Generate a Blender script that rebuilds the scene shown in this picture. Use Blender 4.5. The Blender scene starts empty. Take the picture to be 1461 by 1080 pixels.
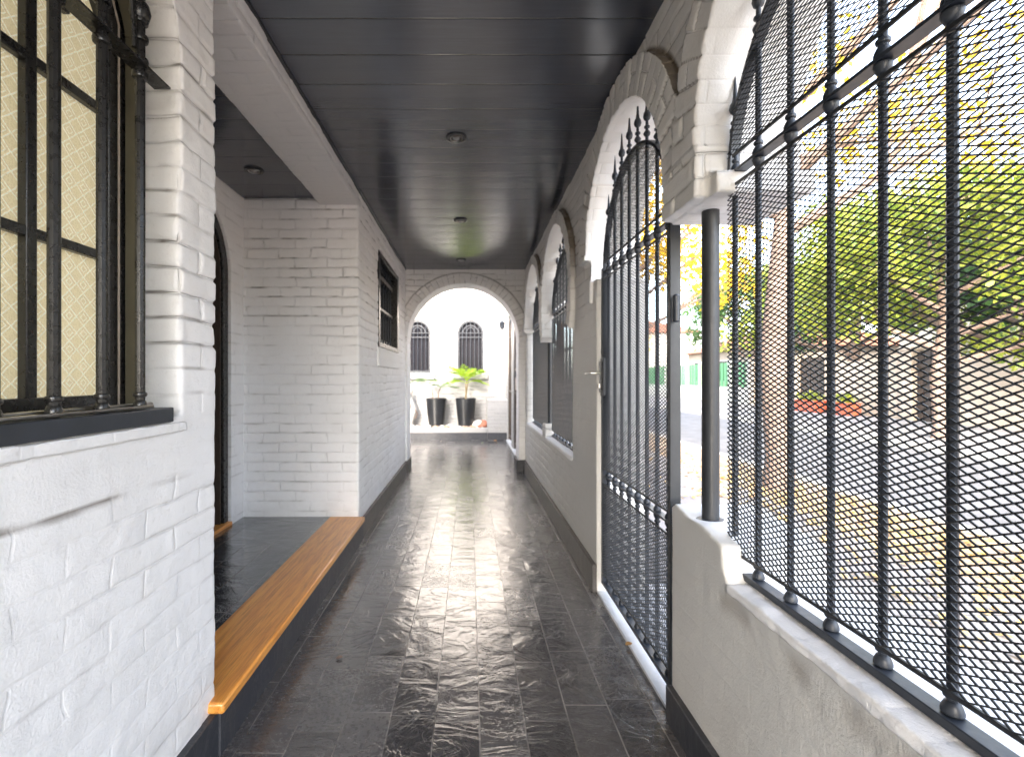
import bpy, bmesh, math, random
import numpy as np
from mathutils import Vector, Matrix
R = math.radians
random.seed(7); rng = np.random.default_rng(7)
sc = bpy.context.scene
C = sc.collection
H = 1.2                      # eye height

# ------------------------------------------------------------------ helpers
def tag(o, label=None, cat=None, group=None, kind=None):
    if label: o['label'] = label
    if cat: o['category'] = cat
    if group: o['group'] = group
    if kind: o['kind'] = kind
    return o

def thing(name, label, cat, loc=(0, 0, 0), rotz=0, group=None):
    o = bpy.data.objects.new(name, None); C.objects.link(o)
    o.location = loc; o.rotation_euler = (0, 0, rotz); o.empty_display_size = .1
    return tag(o, label, cat, group)

class MB:
    def __init__(s): s.v = []; s.f = []
    def add(s, vs, fs):
        n = len(s.v); s.v += [tuple(v) for v in vs]; s.f += [tuple(i + n for i in f) for f in fs]; return s
    def box(s, x0, x1, y0, y1, z0, z1):
        v = [(x0,y0,z0),(x1,y0,z0),(x1,y1,z0),(x0,y1,z0),(x0,y0,z1),(x1,y0,z1),(x1,y1,z1),(x0,y1,z1)]
        return s.add(v, [(0,3,2,1),(4,5,6,7),(0,1,5,4),(1,2,6,5),(2,3,7,6),(3,0,4,7)])
    def tube(s, pts, rad, n=10, cap=True, flat=None):
        pts = [Vector(p) for p in pts]; k = len(pts)
        rad = rad if isinstance(rad, (list, tuple)) else [rad]*k
        rings = []; up = None
        for i, p in enumerate(pts):
            t = (pts[min(i+1, k-1)] - pts[max(i-1, 0)]).normalized()
            if up is None:
                up = Vector((0, 0, 1)) if abs(t.z) < .9 else Vector((1, 0, 0))
            a = t.cross(up).normalized(); b = a.cross(t).normalized(); up = b
            ra = rb = rad[i]
            if flat: ra, rb = rad[i]*flat[0], rad[i]*flat[1]
            rings.append([p + a*math.cos(2*math.pi*j/n)*ra + b*math.sin(2*math.pi*j/n)*rb for j in range(n)])
        vs = [v for r in rings for v in r]; fs = []
        for i in range(k-1):
            for j in range(n):
                q = (j+1) % n
                fs.append((i*n+j, i*n+q, (i+1)*n+q, (i+1)*n+j))
        if cap: fs += [tuple(reversed(range(n))), tuple((k-1)*n+j for j in range(n))]
        return s.add(vs, fs)
    def lathe(s, prof, c=(0, 0, 0), n=16, cap=True):
        vs = []; fs = []
        for r, z in prof:
            for j in range(n):
                a = 2*math.pi*j/n; vs.append((c[0]+r*math.cos(a), c[1]+r*math.sin(a), c[2]+z))
        for i in range(len(prof)-1):
            for j in range(n):
                q = (j+1) % n; fs.append((i*n+j, i*n+q, (i+1)*n+q, (i+1)*n+j))
        if cap: fs += [tuple(reversed(range(n))), tuple((len(prof)-1)*n+j for j in range(n))]
        return s.add(vs, fs)
    def prism_x(s, poly, x0, x1):          # poly of (y,z), extruded in x
        n = len(poly)
        vs = [(x0, y, z) for y, z in poly] + [(x1, y, z) for y, z in poly]
        fs = [tuple(range(n)), tuple(reversed(range(n, 2*n)))] + [(i, i+n, (i+1) % n+n, (i+1) % n) for i in range(n)]
        return s.add(vs, fs)
    def band_x(s, pts, w, x0, x1):         # a bar of in-plane width w along a (y,z) path, depth x0..x1
        P = [np.array(p, float) for p in pts]; k = len(P); L = []; Rr = []
        for i in range(k):
            t = P[min(i+1, k-1)] - P[max(i-1, 0)]; t /= np.linalg.norm(t); nn = np.array([-t[1], t[0]])
            L.append(P[i]+nn*w/2); Rr.append(P[i]-nn*w/2)
        vs = []
        for i in range(k):
            vs += [(x0, *L[i]), (x1, *L[i]), (x1, *Rr[i]), (x0, *Rr[i])]
        fs = []
        for i in range(k-1):
            a = 4*i; b = 4*i+4
            for j in range(4):
                q = (j+1) % 4; fs.append((a+j, b+j, b+q, a+q))
        fs += [(0, 1, 2, 3), (4*k-1, 4*k-2, 4*k-3, 4*k-4)]
        return s.add(vs, fs)
    def mesh(s, name, sharp=35):
        m = bpy.data.meshes.new(name); m.from_pydata([tuple(map(float, v)) for v in s.v], [], s.f); m.update()
        bm = bmesh.new(); bm.from_mesh(m); bmesh.ops.recalc_face_normals(bm, faces=bm.faces); bm.to_mesh(m); bm.free()
        m.shade_smooth(); m.set_sharp_from_angle(angle=R(sharp)); return m
    def build(s, name, mat, parent=None, bevel=0, sharp=35, loc=None):
        o = bpy.data.objects.new(name, s.mesh(name, sharp)); C.objects.link(o)
        if mat: o.data.materials.append(mat)
        if parent: o.parent = parent
        if loc: o.location = loc
        if bevel:
            b = o.modifiers.new('bevel', 'BEVEL'); b.width = bevel; b.segments = 2; b.limit_method = 'ANGLE'; b.angle_limit = R(40)
        return o

def raw_mesh(name, V, F, mat, parent=None, smooth=False):
    m = bpy.data.meshes.new(name)
    V = np.asarray(V, np.float32); F = np.asarray(F, np.int32); k = F.shape[1]
    m.vertices.add(len(V)); m.vertices.foreach_set('co', V.ravel())
    m.loops.add(F.size); m.loops.foreach_set('vertex_index', F.ravel())
    m.polygons.add(len(F)); m.polygons.foreach_set('loop_start', np.arange(0, F.size, k, dtype=np.int32))
    m.update(calc_edges=True)
    m.polygons.foreach_set('use_smooth', np.full(len(F), smooth))
    o = bpy.data.objects.new(name, m); C.objects.link(o); m.materials.append(mat)
    if parent: o.parent = parent
    return o

def dup(root, loc, rotz=None, label=None):
    r = root.copy(); C.objects.link(r); r.location = loc
    if rotz is not None: r.rotation_euler = (0, 0, rotz)
    if label: r['label'] = label
    for ch in list(root.children):
        c = ch.copy(); C.objects.link(c); c.parent = r
        for g in list(ch.children):
            d = g.copy(); C.objects.link(d); d.parent = c
    return r

# ------------------------------------------------------------------ numpy noise
def hsh(i, j, k, seed):
    n = (i.astype(np.int64)*73856093) ^ (j.astype(np.int64)*19349663) ^ (k.astype(np.int64)*83492791) ^ (seed*2654435)
    n = (n ^ (n >> 13))*1274126177; n = n ^ (n >> 16)
    return (n & 0xffff)/65535.0
def vnoise(P, f, seed=0):
    Q = P*f; I = np.floor(Q).astype(np.int64); F = Q-I; F = F*F*(3-2*F); out = 0
    for a in (0, 1):
        for b in (0, 1):
            for c in (0, 1):
                w = (F[:, 0] if a else 1-F[:, 0])*(F[:, 1] if b else 1-F[:, 1])*(F[:, 2] if c else 1-F[:, 2])
                out = out + w*hsh(I[:, 0]+a, I[:, 1]+b, I[:, 2]+c, seed)
    return out*2-1
def fbm(P, f, o=3, seed=0):
    s = 0; a = 1
    for i in range(o): s = s+a*vnoise(P, f*2**i, seed+i*17); a *= .5
    return s
def sstep(a, b, x):
    t = np.clip((x-a)/(b-a), 0, 1); return t*t*(3-2*t)

# ------------------------------------------------------------------ materials
MATS = {}
class NT:
    def __init__(s, name):
        s.m = bpy.data.materials.new(name); s.m.use_nodes = True; s.t = s.m.node_tree; s.b = s.t.nodes['Principled BSDF']
        MATS[name] = s.m
    def n(s, typ, **kw):
        nd = s.t.nodes.new('ShaderNode'+typ)
        for k, v in kw.items():
            if k.startswith('i_'):
                key = k[2:]
                key = int(key) if key.isdigit() else key.replace('_', ' ')
                nd.inputs[key].default_value = v
            else: setattr(nd, k, v)
        return nd
    def l(s, a, b): s.t.links.new(a, b)
    def math(s, op, a, b=None, c=None, clamp=False):
        nd = s.n('Math', operation=op, use_clamp=clamp)
        for i, x in enumerate((a, b, c)):
            if x is None: continue
            if isinstance(x, (int, float)): nd.inputs[i].default_value = x
            else: s.l(x, nd.inputs[i])
        return nd.outputs[0]
    def mix(s, f, a, b):
        nd = s.n('Mix', data_type='RGBA')
        if isinstance(f, (int, float)): nd.inputs[0].default_value = f
        else: s.l(f, nd.inputs[0])
        for i, x in ((6, a), (7, b)):
            if isinstance(x, tuple): nd.inputs[i].default_value = (*x, 1) if len(x) == 3 else x
            else: s.l(x, nd.inputs[i])
        return nd.outputs[2]
    def noise(s, scale, detail=3, rough=.5, vec=None, dist=0):
        nd = s.n('TexNoise'); nd.inputs['Scale'].default_value = scale; nd.inputs['Detail'].default_value = detail
        nd.inputs['Roughness'].default_value = rough; nd.inputs['Distortion'].default_value = dist
        if vec is not None: s.l(vec, nd.inputs['Vector'])
        return nd.outputs[0]
    def ramp(s, fac, stops):
        nd = s.n('ValToRGB'); e = nd.color_ramp.elements
        while len(e) < len(stops): e.new(.5)
        for el, (p, c) in zip(e, stops):
            el.position = p; el.color = (*c, 1) if isinstance(c, tuple) else (c, c, c, 1)
        s.l(fac, nd.inputs[0]); return nd.outputs[0]
    def pos(s, scale=None):
        p = s.n('NewGeometry').outputs['Position']
        if scale:
            m = s.n('Mapping'); m.inputs['Scale'].default_value = scale; s.l(p, m.inputs[0]); p = m.outputs[0]
        return p
    def obj(s, scale=None):
        p = s.n('TexCoord').outputs['Object']
        if scale:
            m = s.n('Mapping'); m.inputs['Scale'].default_value = scale; s.l(p, m.inputs[0]); p = m.outputs[0]
        return p
    def set(s, **kw):
        for k, v in kw.items():
            k = k.replace('_', ' ')
            if isinstance(v, (int, float)): s.b.inputs[k].default_value = v
            elif isinstance(v, tuple): s.b.inputs[k].default_value = (*v, 1) if len(v) == 3 else v
            else: s.l(v, s.b.inputs[k])
        return s
    def bump(s, h, strength=.5, dist=.01, prev=None):
        nd = s.n('Bump'); nd.inputs['Strength'].default_value = strength; nd.inputs['Distance'].default_value = dist
        s.l(h, nd.inputs['Height'])
        if prev is not None: s.l(prev, nd.inputs['Normal'])
        s.l(nd.outputs[0], s.b.inputs['Normal']); return nd.outputs[0]

def mat_paint(name, white=(.86, .86, .87), grime=(.14, .11, .085), crisp=1., stain=.25):
    t = NT(name); p = t.pos()
    at = t.n('Attribute', attribute_name='buv').outputs['Vector']
    cr = t.n('Attribute', attribute_name='crev').outputs['Fac']
    am = t.n('Attribute', attribute_name='amp').outputs['Fac']
    br = t.n('TexBrick'); t.l(at, br.inputs['Vector'])
    for k, v in (('Scale', 1), ('Mortar Size', .0045), ('Mortar Smooth', .6), ('Bias', 0), ('Brick Width', .235), ('Row Height', .072)): br.inputs[k].default_value = v
    f1 = t.noise(2.2, 4, .55, p); f2 = t.noise(45, 5, .6, p); f3 = t.noise(9, 4, .6, p)
    col = t.mix(t.math('MULTIPLY', t.ramp(f1, [(.42, 0.), (.75, 1.)]), stain), white, (.60, .58, .55))
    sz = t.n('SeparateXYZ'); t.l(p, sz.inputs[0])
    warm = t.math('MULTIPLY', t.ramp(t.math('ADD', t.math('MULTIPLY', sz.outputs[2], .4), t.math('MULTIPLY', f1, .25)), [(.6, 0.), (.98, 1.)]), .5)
    col = t.mix(warm, col, (.80, .74, .68))  # warm light high on the walls, put into the paint colour
    spots = t.ramp(t.noise(14, 6, .65, p, .4), [(.68, 0.), (.78, 1.)])
    col = t.mix(t.math('MULTIPLY', spots, .22), col, (.42, .38, .33))
    pit = t.ramp(f2, [(.30, 1.), (.42, 0.)])
    crm = t.math('MULTIPLY', cr, t.math('ADD', .55, t.math('MULTIPLY', f3, .9)), clamp=True)
    col = t.mix(crm, col, grime)
    col = t.mix(t.math('MULTIPLY', pit, .14), col, (.45, .43, .4))
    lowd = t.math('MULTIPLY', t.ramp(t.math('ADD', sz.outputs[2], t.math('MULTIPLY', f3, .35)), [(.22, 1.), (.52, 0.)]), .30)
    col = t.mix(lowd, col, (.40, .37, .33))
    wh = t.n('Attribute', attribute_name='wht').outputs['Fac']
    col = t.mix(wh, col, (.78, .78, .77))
    t.set(Base_Color=col, Roughness=t.math('ADD', .42, t.math('MULTIPLY', f3, .3)))
    h1 = t.math('MULTIPLY', br.outputs['Fac'], t.math('MULTIPLY', am, -1.))
    b1 = t.bump(h1, crisp, .006)
    t.bump(t.math('ADD', t.math('MULTIPLY', f2, .6), t.noise(160, 3, .6, p)), .5, .0030, b1)
    return t.m

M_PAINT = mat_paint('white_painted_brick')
M_PAINTG = mat_paint('shaded_white_painted_brick', white=(.62, .615, .59), grime=(.17, .13, .09), stain=.35)  # same white paint darkened, the right wall's shade put into its colour
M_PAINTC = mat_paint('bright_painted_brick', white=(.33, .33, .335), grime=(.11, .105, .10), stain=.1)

def mat_iron(name, col=(.018, .02, .024), rough=.34):
    t = NT(name); p = t.pos()
    n = t.noise(60, 4, .6, p)
    t.set(Base_Color=t.mix(t.ramp(t.noise(7, 4, .6, p), [(.4, 0.), (.9, 1.)]), col, tuple(c*1.6+.003 for c in col)),
          Roughness=t.math('ADD', rough-.1, t.math('MULTIPLY', n, .3)), Specular_IOR_Level=.6)
    t.bump(t.noise(90, 3, .6, p), .3, .0009); return t.m
M_IRON = mat_iron('black_iron', (.019, .024, .033), .36); M_MESH = mat_iron('black_mesh_metal', (.014, .016, .019), .42)
M_IRONW = mat_iron('brown_black_paint', (.011, .0105, .010), .24)
M_GATEWARM = mat_iron('dark_brown_gate_paint', (.05, .035, .026), .4)

def mat_slate(name, base=(.046, .044, .046), rough=.17, tile=True, bumpd=.010, ang=False):
    t = NT(name); g = t.n('NewGeometry'); p = g.outputs['Position']
    if tile:
        sx = t.n('SeparateXYZ'); t.l(p, sx.inputs[0])
        row = t.math('FLOOR', t.math('DIVIDE', t.math('SUBTRACT', sx.outputs[0], .037), .157))
        wn = t.n('TexWhiteNoise', noise_dimensions='1D'); t.l(row, wn.inputs['W'])
        yy = t.math('ADD', sx.outputs[1], t.math('MULTIPLY', wn.outputs['Value'], .35))
        tl = t.math('FLOOR', t.math('DIVIDE', yy, .335))
        cb = t.n('CombineXYZ'); t.l(yy, cb.inputs[0]); t.l(t.math('SUBTRACT', sx.outputs[0], .037), cb.inputs[1])
        wob = t.n('VectorMath', operation='SCALE'); wob.inputs['Scale'].default_value = .006
        nz = t.n('TexNoise', i_Scale=9., i_Detail=2.); t.l(p, nz.inputs['Vector']); t.l(nz.outputs['Color'], wob.inputs[0])
        ad = t.n('VectorMath', operation='ADD'); t.l(cb.outputs[0], ad.inputs[0]); t.l(wob.outputs[0], ad.inputs[1])
        br = t.n('TexBrick', offset=0., squash=1.); t.l(ad.outputs[0], br.inputs['Vector'])
        for k, v in (('Scale', 1), ('Mortar Size', .0027), ('Mortar Smooth', .35), ('Brick Width', .335), ('Row Height', .157)): br.inputs[k].default_value = v
        mortar = br.outputs['Fac']
        idc = t.n('CombineXYZ'); t.l(row, idc.inputs[0]); t.l(tl, idc.inputs[1])
        w2 = t.n('TexWhiteNoise', noise_dimensions='3D'); t.l(idc.outputs[0], w2.inputs['Vector'])
        sh = t.n('VectorMath', operation='SCALE'); sh.inputs['Scale'].default_value = 7.; t.l(w2.outputs['Color'], sh.inputs[0])
        pv = t.n('VectorMath', operation='ADD'); t.l(p, pv.inputs[0]); t.l(sh.outputs[0], pv.inputs[1]); pv = pv.outputs[0]
        tint = w2.outputs['Value']
    else: pv = p; mortar = None; tint = t.noise(1.5, 2, .5, p)
    mp = t.n('Mapping'); mp.inputs['Scale'].default_value = (1, 1.7, 1); mp.inputs['Rotation'].default_value = (0, 0, .35); t.l(pv, mp.inputs[0])
    lay = t.noise(3.6, 6, .5, mp.outputs[0], 1.5)
    # riven steps: terraces of the noise with crisp lips
    q = t.math('MULTIPLY', lay, 11.); fl = t.math('FLOOR', q); fr = t.math('SUBTRACT', q, fl)
    st = t.math('ADD', fl, t.ramp(fr, [(.0, 0.), (.78, .12), (.95, 1.)]))
    st = t.math('DIVIDE', st, 11.)
    ln = t.math('ABSOLUTE', t.math('SUBTRACT', t.noise(8, 5, .6, mp.outputs[0], .9), .5))
    lines = t.ramp(ln, [(0., 1.), (.03, 0.)])
    fine = t.noise(70, 5, .65, pv)
    col = t.mix(t.math('MULTIPLY', tint, .8), base, tuple(c*1.9 for c in base))
    col = t.mix(t.math('MULTIPLY', lines, .22), col, (.13, .13, .14))
    col = t.mix(t.math('MULTIPLY', t.ramp(t.noise(3, 4, .6, p), [(.5, 0.), (.8, 1.)]), .4), col, (.085, .072, .06))
    if mortar is not None:
        gl = t.ramp(t.noise(5, 3, .6, p), [(.40, .25), (.6, 1.)])
        col = t.mix(t.math('MULTIPLY', mortar, t.math('MULTIPLY', gl, .75)), col, (.28, .26, .245))
    if not tile:
        t.set(Base_Color=col, Roughness=.5)
    else: t.set(Base_Color=col, Roughness=t.math('ADD', t.math('ADD', t.math('ADD', rough, t.math('MULTIPLY', t.ramp(t.noise(1.7, 5, .6, p), [(.5, 0.), (.72, 1.)]), .07)), t.math('MULTIPLY', t.math('SUBTRACT', tint, .5), .16)), t.math('MULTIPLY', t.math('SUBTRACT', fine, .4), .25)), Specular_IOR_Level=1., Coat_Weight=.7, Coat_Roughness=.18, Coat_IOR=1.6)
    b = t.bump(t.math('ADD', t.math('MULTIPLY', st, 1.), t.math('MULTIPLY', lay, 1.05)), .5, bumpd)
    b = t.bump(t.math('ADD', fine, t.math('MULTIPLY', lines, -.5)), .22, .0014, b)
    if mortar is not None: b = t.bump(t.math('MULTIPLY', mortar, -1.), .6, .003, b)
    t.l(b, t.b.inputs['Coat Normal'])
    return t.m
M_SLATE = mat_slate('slate_tiles')
M_SLATE2 = mat_slate('slate_landing', base=(.014, .016, .022), rough=.12, bumpd=.005)
M_SKIRT = mat_slate('slate_skirting', base=(.02, .022, .028), rough=.42, tile=False, bumpd=.004)
M_SKIRTB = mat_slate('brown_slate_skirting', base=(.055, .05, .046), rough=.5, tile=False, bumpd=.004)

def mat_ceiling():
    t = NT('dark_painted_boards'); p = t.pos(); sx = t.n('SeparateXYZ'); t.l(p, sx.inputs[0])
    y = t.math('SUBTRACT', sx.outputs[1], .18)
    fr = t.math('FRACT', t.math('DIVIDE', y, .2)); d = t.math('ABSOLUTE', t.math('SUBTRACT', fr, .5))
    groove = t.ramp(d, [(.478, 0.), (.494, 1.)])
    rown = t.math('FLOOR', t.math('DIVIDE', t.math('ADD', y, .1), .2))
    wn = t.n('TexWhiteNoise', noise_dimensions='1D'); t.l(rown, wn.inputs['W'])
    mp = t.n('Mapping'); mp.inputs['Scale'].default_value = (1.2, 22, 1); t.l(p, mp.inputs[0])
    gr = t.noise(4, 6, .6, mp.outputs[0], .6)
    col = t.mix(wn.outputs['Value'], (.044, .052, .075), (.066, .072, .092))
    col = t.mix(t.math('MULTIPLY', gr, .5), col, (.03, .03, .034))
    col = t.mix(t.math('MULTIPLY', groove, .6), col, (.016, .016, .02))
    t.set(Base_Color=col, Roughness=t.math('ADD', .13, t.math('MULTIPLY', gr, .12)), Specular_IOR_Level=1.)
    b = t.bump(t.math('ADD', t.math('MULTIPLY', groove, -1.), t.math('MULTIPLY', d, -.7)), .4, .004)
    t.bump(t.math('ADD', gr, t.noise(5, 2, .5, p)), .25, .0025, b); return t.m
M_CEIL = mat_ceiling()

def mat_wood():
    t = NT('varnished_wood'); p = t.pos()
    mp = t.n('Mapping'); mp.inputs['Scale'].default_value = (26, 1.1, 26); t.l(p, mp.inputs[0])
    g = t.noise(1.6, 8, .6, mp.outputs[0], .8); g2 = t.noise(7, 6, .6, mp.outputs[0], .4)
    col = t.ramp(g, [(.25, (.50, .175, .03)), (.5, (.72, .30, .055)), (.8, (.85, .42, .10))])
    col = t.mix(t.math('MULTIPLY', t.ramp(g2, [(.5, 0.), (.62, 1.)]), .35), col, (.14, .04, .012))
    t.set(Base_Color=col, Roughness=t.math('ADD', .24, t.math('MULTIPLY', g, .2)), Coat_Weight=.35, Coat_Roughness=.2)
    t.bump(g2, .18, .0015); return t.m
M_WOOD = mat_wood()

def mat_simple(name, col, rough=.6, var=.3, scale=8, bump=.2, bd=.003, **kw):
    t = NT(name); p = t.pos()
    c2 = tuple(c*(1-var) for c in col)
    t.set(Base_Color=t.mix(t.ramp(t.noise(scale, 5, .6, p), [(.35, 0.), (.7, 1.)]), col, c2), Roughness=rough, **kw)
    if bump: t.bump(t.noise(scale*8, 4, .6, p), bump, bd)
    return t.m

def mat_obscure():
    t = NT('patterned_yellow_glass'); p = t.pos(); sx = t.n('SeparateXYZ'); t.l(p, sx.inputs[0])
    def cell(v, k):
        f = t.math('FRACT', t.math('MULTIPLY', v, k)); return t.math('ABSOLUTE', t.math('SUBTRACT', f, .5))
    a = cell(sx.outputs[1], 24.); b = cell(sx.outputs[2], 24.)
    dia = t.math('ADD', t.math('ADD', a, b), t.math('MULTIPLY', t.math('SUBTRACT', t.noise(60, 3, .6, p), .5), .16))
    ringp = t.math('ABSOLUTE', t.math('SUBTRACT', dia, .5)); r2 = t.math('ABSOLUTE', t.math('SUBTRACT', dia, .22))
    pat = t.math('MAXIMUM', t.ramp(ringp, [(.0, 1.), (.09, 0.)]), t.ramp(r2, [(0., 1.), (.07, 0.)]))
    n = t.noise(220, 3, .6, p); big = t.noise(3, 2, .5, p)
    col = t.mix(t.math('MULTIPLY', pat, .75), (.62, .54, .34), (1., .97, .84))
    col = t.mix(t.math('MULTIPLY', t.ramp(n, [(.38, 1.), (.55, 0.)]), .45), col, (.45, .37, .19))
    col = t.mix(t.math('MULTIPLY', big, .3), col, (.85, .72, .42))
    t.set(Base_Color=col, Roughness=.22, Coat_Weight=.4, Emission_Color=col, Emission_Strength=.50)  # glow added to the glass to brighten the panes, no lamp behind
    t.bump(t.math('ADD', t.math('MULTIPLY', pat, .7), t.math('MULTIPLY', n, .8)), .7, .003); return t.m
M_OBSC = mat_obscure()

M_MARBLE = mat_simple('white_marble_threshold', (.70, .72, .75), .3, .25, 5, .08, .002)
M_CHROME = mat_simple('worn_silver_metal', (.6, .58, .54), .28, .3, 30, .1, .001, Metallic=1.)
M_OLIVE = mat_simple('olive_reveal_shade', (.16, .14, .09), .4, .3, 4, .1)  # dark tone carries the shade of the window reveal
M_BULB = mat_simple('frosted_bulb', (.45, .45, .44), .25, .1, 10, 0)
M_TRIM = mat_simple('dark_fitting', (.03, .03, .032), .28, .2, 10, 0)
M_POT = mat_simple('black_pot_glaze', (.022, .024, .028), .32, .4, 4, .15)
M_SOIL = mat_simple('soil', (.05, .035, .025), .95, .4, 30, .8, .01)
M_DARKGLASS = mat_simple('dark_window_glass', (.012, .013, .015), .08, .3, 2, 0)
M_SCREEN = mat_simple('grey_window_backing', (.020, .019, .024), .8, .15, 6, 0, Specular_IOR_Level=.15)
M_CREAM = mat_simple('cream_render', (.42, .35, .28), .85, .25, 2, .3)
M_PINKW = mat_simple('pale_wall_box', (.62, .5, .46), .5, .1, 8, 0)
M_BARK = mat_simple('bark', (.27, .19, .15), .9, .55, 10, .9, .02)
M_ROOF = mat_simple('terracotta_roof', (.36, .14, .07), .8, .35, 6, .5, .02)
M_GREENF = mat_simple('green_fence_paint', (.06, .22, .09), .5, .3, 4, .1)
M_GREYGR = mat_simple('pale_grey_post', (.5, .5, .46), .7, .2, 4, .1)
M_PAVE = mat_simple('concrete_kerb', (.46, .45, .43), .85, .25, 6, .4)
M_DKBROWN = mat_simple('dark_brown_timber', (.045, .03, .022), .55, .4, 8, .3)
M_REDTER = mat_simple('red_flower_clay', (.5, .09, .04), .7, .3, 8, .3)

def mat_pave():
    t = NT('paving_slabs'); p = t.pos(); br = t.n('TexBrick', offset=.5); t.l(p, br.inputs['Vector'])
    for k, v in (('Scale', 1), ('Mortar Size', .008), ('Mortar Smooth', .2), ('Brick Width', .6), ('Row Height', .4)): br.inputs[k].default_value = v
    br.inputs['Color1'].default_value = (.25, .24, .245, 1); br.inputs['Color2'].default_value = (.20, .19, .20, 1); br.inputs['Mortar'].default_value = (.10, .095, .09, 1)
    col = t.mix(t.math('MULTIPLY', t.ramp(t.noise(1.5, 5, .6, p), [(.4, 0.), (.7, 1.)]), .4), br.outputs['Color'], (.38, .35, .33))
    t.set(Base_Color=col, Roughness=.8); t.bump(t.math('MULTIPLY', br.outputs['Fac'], -1.), .5, .005); return t.m
M_SLAB = mat_pave()
M_ROAD = mat_simple('asphalt', (.13, .13, .14), .85, .35, 3, .5, .004)
M_GROUND = mat_simple('packed_earth', (.22, .19, .14), .95, .4, 1.2, .4, .01)

def mat_leaf(name, c1, c2, tr=.5):
    t = NT(name); oi = t.n('ObjectInfo')
    g = t.pos(); n = t.noise(3.5, 3, .6, g); n2 = t.noise(40, 2, .5, g)
    col = t.mix(t.ramp(t.math('ADD', t.math('MULTIPLY', n, .6), t.math('MULTIPLY', n2, .4)), [(.38, 0.), (.62, 1.)]), c1, c2)
    t.set(Base_Color=col, Roughness=.5)
    trn = t.n('BsdfTranslucent'); t.l(col, trn.inputs[0]); mx = t.n('MixShader'); mx.inputs[0].default_value = tr
    t.l(t.b.outputs[0], mx.inputs[1]); t.l(trn.outputs[0], mx.inputs[2])
    t.l(mx.outputs[0], t.t.nodes['Material Output'].inputs[0]); return t.m
M_LY = mat_leaf('yellow_leaves', (.80, .47, .02), (.50, .40, .04))
M_LG = mat_leaf('green_leaves', (.07, .16, .03), (.42, .42, .05), .45)
M_LG2 = mat_leaf('dark_green_leaves', (.035, .09, .03), (.10, .19, .05), .35)
M_PALM = mat_leaf('lime_palm_leaves', (.45, .60, .05), (.24, .42, .04), .45)
M_PALM2 = mat_leaf('pale_palm_leaves', (.30, .42, .20), (.22, .34, .14), .4)
M_LITTER = mat_leaf('fallen_leaf_brown', (.30, .13, .05), (.42, .25, .08), .2)

# ------------------------------------------------------------------ voxel walls with real painted-brick relief
def outline_solid(outer, holes, x0, x1, axis='x'):
    """polygon with holes (u,z), extruded between x0 and x1; axis 'x': u is y; axis 'y': u is x"""
    cu = bpy.data.curves.new('tmp', 'CURVE'); cu.dimensions = '2D'; cu.fill_mode = 'BOTH'
    for poly in [outer]+holes:
        sp = cu.splines.new('POLY'); sp.points.add(len(poly)-1); sp.use_cyclic_u = True
        for i, (a, b) in enumerate(poly): sp.points[i].co = (a, b, 0, 1)
    cu.extrude = abs(x1-x0)/2
    ob = bpy.data.objects.new('tmp', cu); C.objects.link(ob)
    dg = bpy.context.evaluated_depsgraph_get(); me = bpy.data.meshes.new_from_object(ob.evaluated_get(dg))
    bpy.data.objects.remove(ob); mid = (x0+x1)/2
    V = [v.co.copy() for v in me.vertices]; F = [tuple(p.vertices) for p in me.polygons]; bpy.data.meshes.remove(me)
    if axis == 'x': V = [(mid+v.z, v.x, v.y) for v in V]
    else: V = [(v.x, mid+v.z, v.y) for v in V]
    return V, F

def arch(cy, cz, rx, rz=None, a0=180, a1=0, n=36):
    rz = rz or rx
    return [(cy+rx*math.cos(R(a0+(a1-a0)*i/n)), cz+rz*math.sin(R(a0+(a1-a0)*i/n))) for i in range(n+1)]

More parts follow.
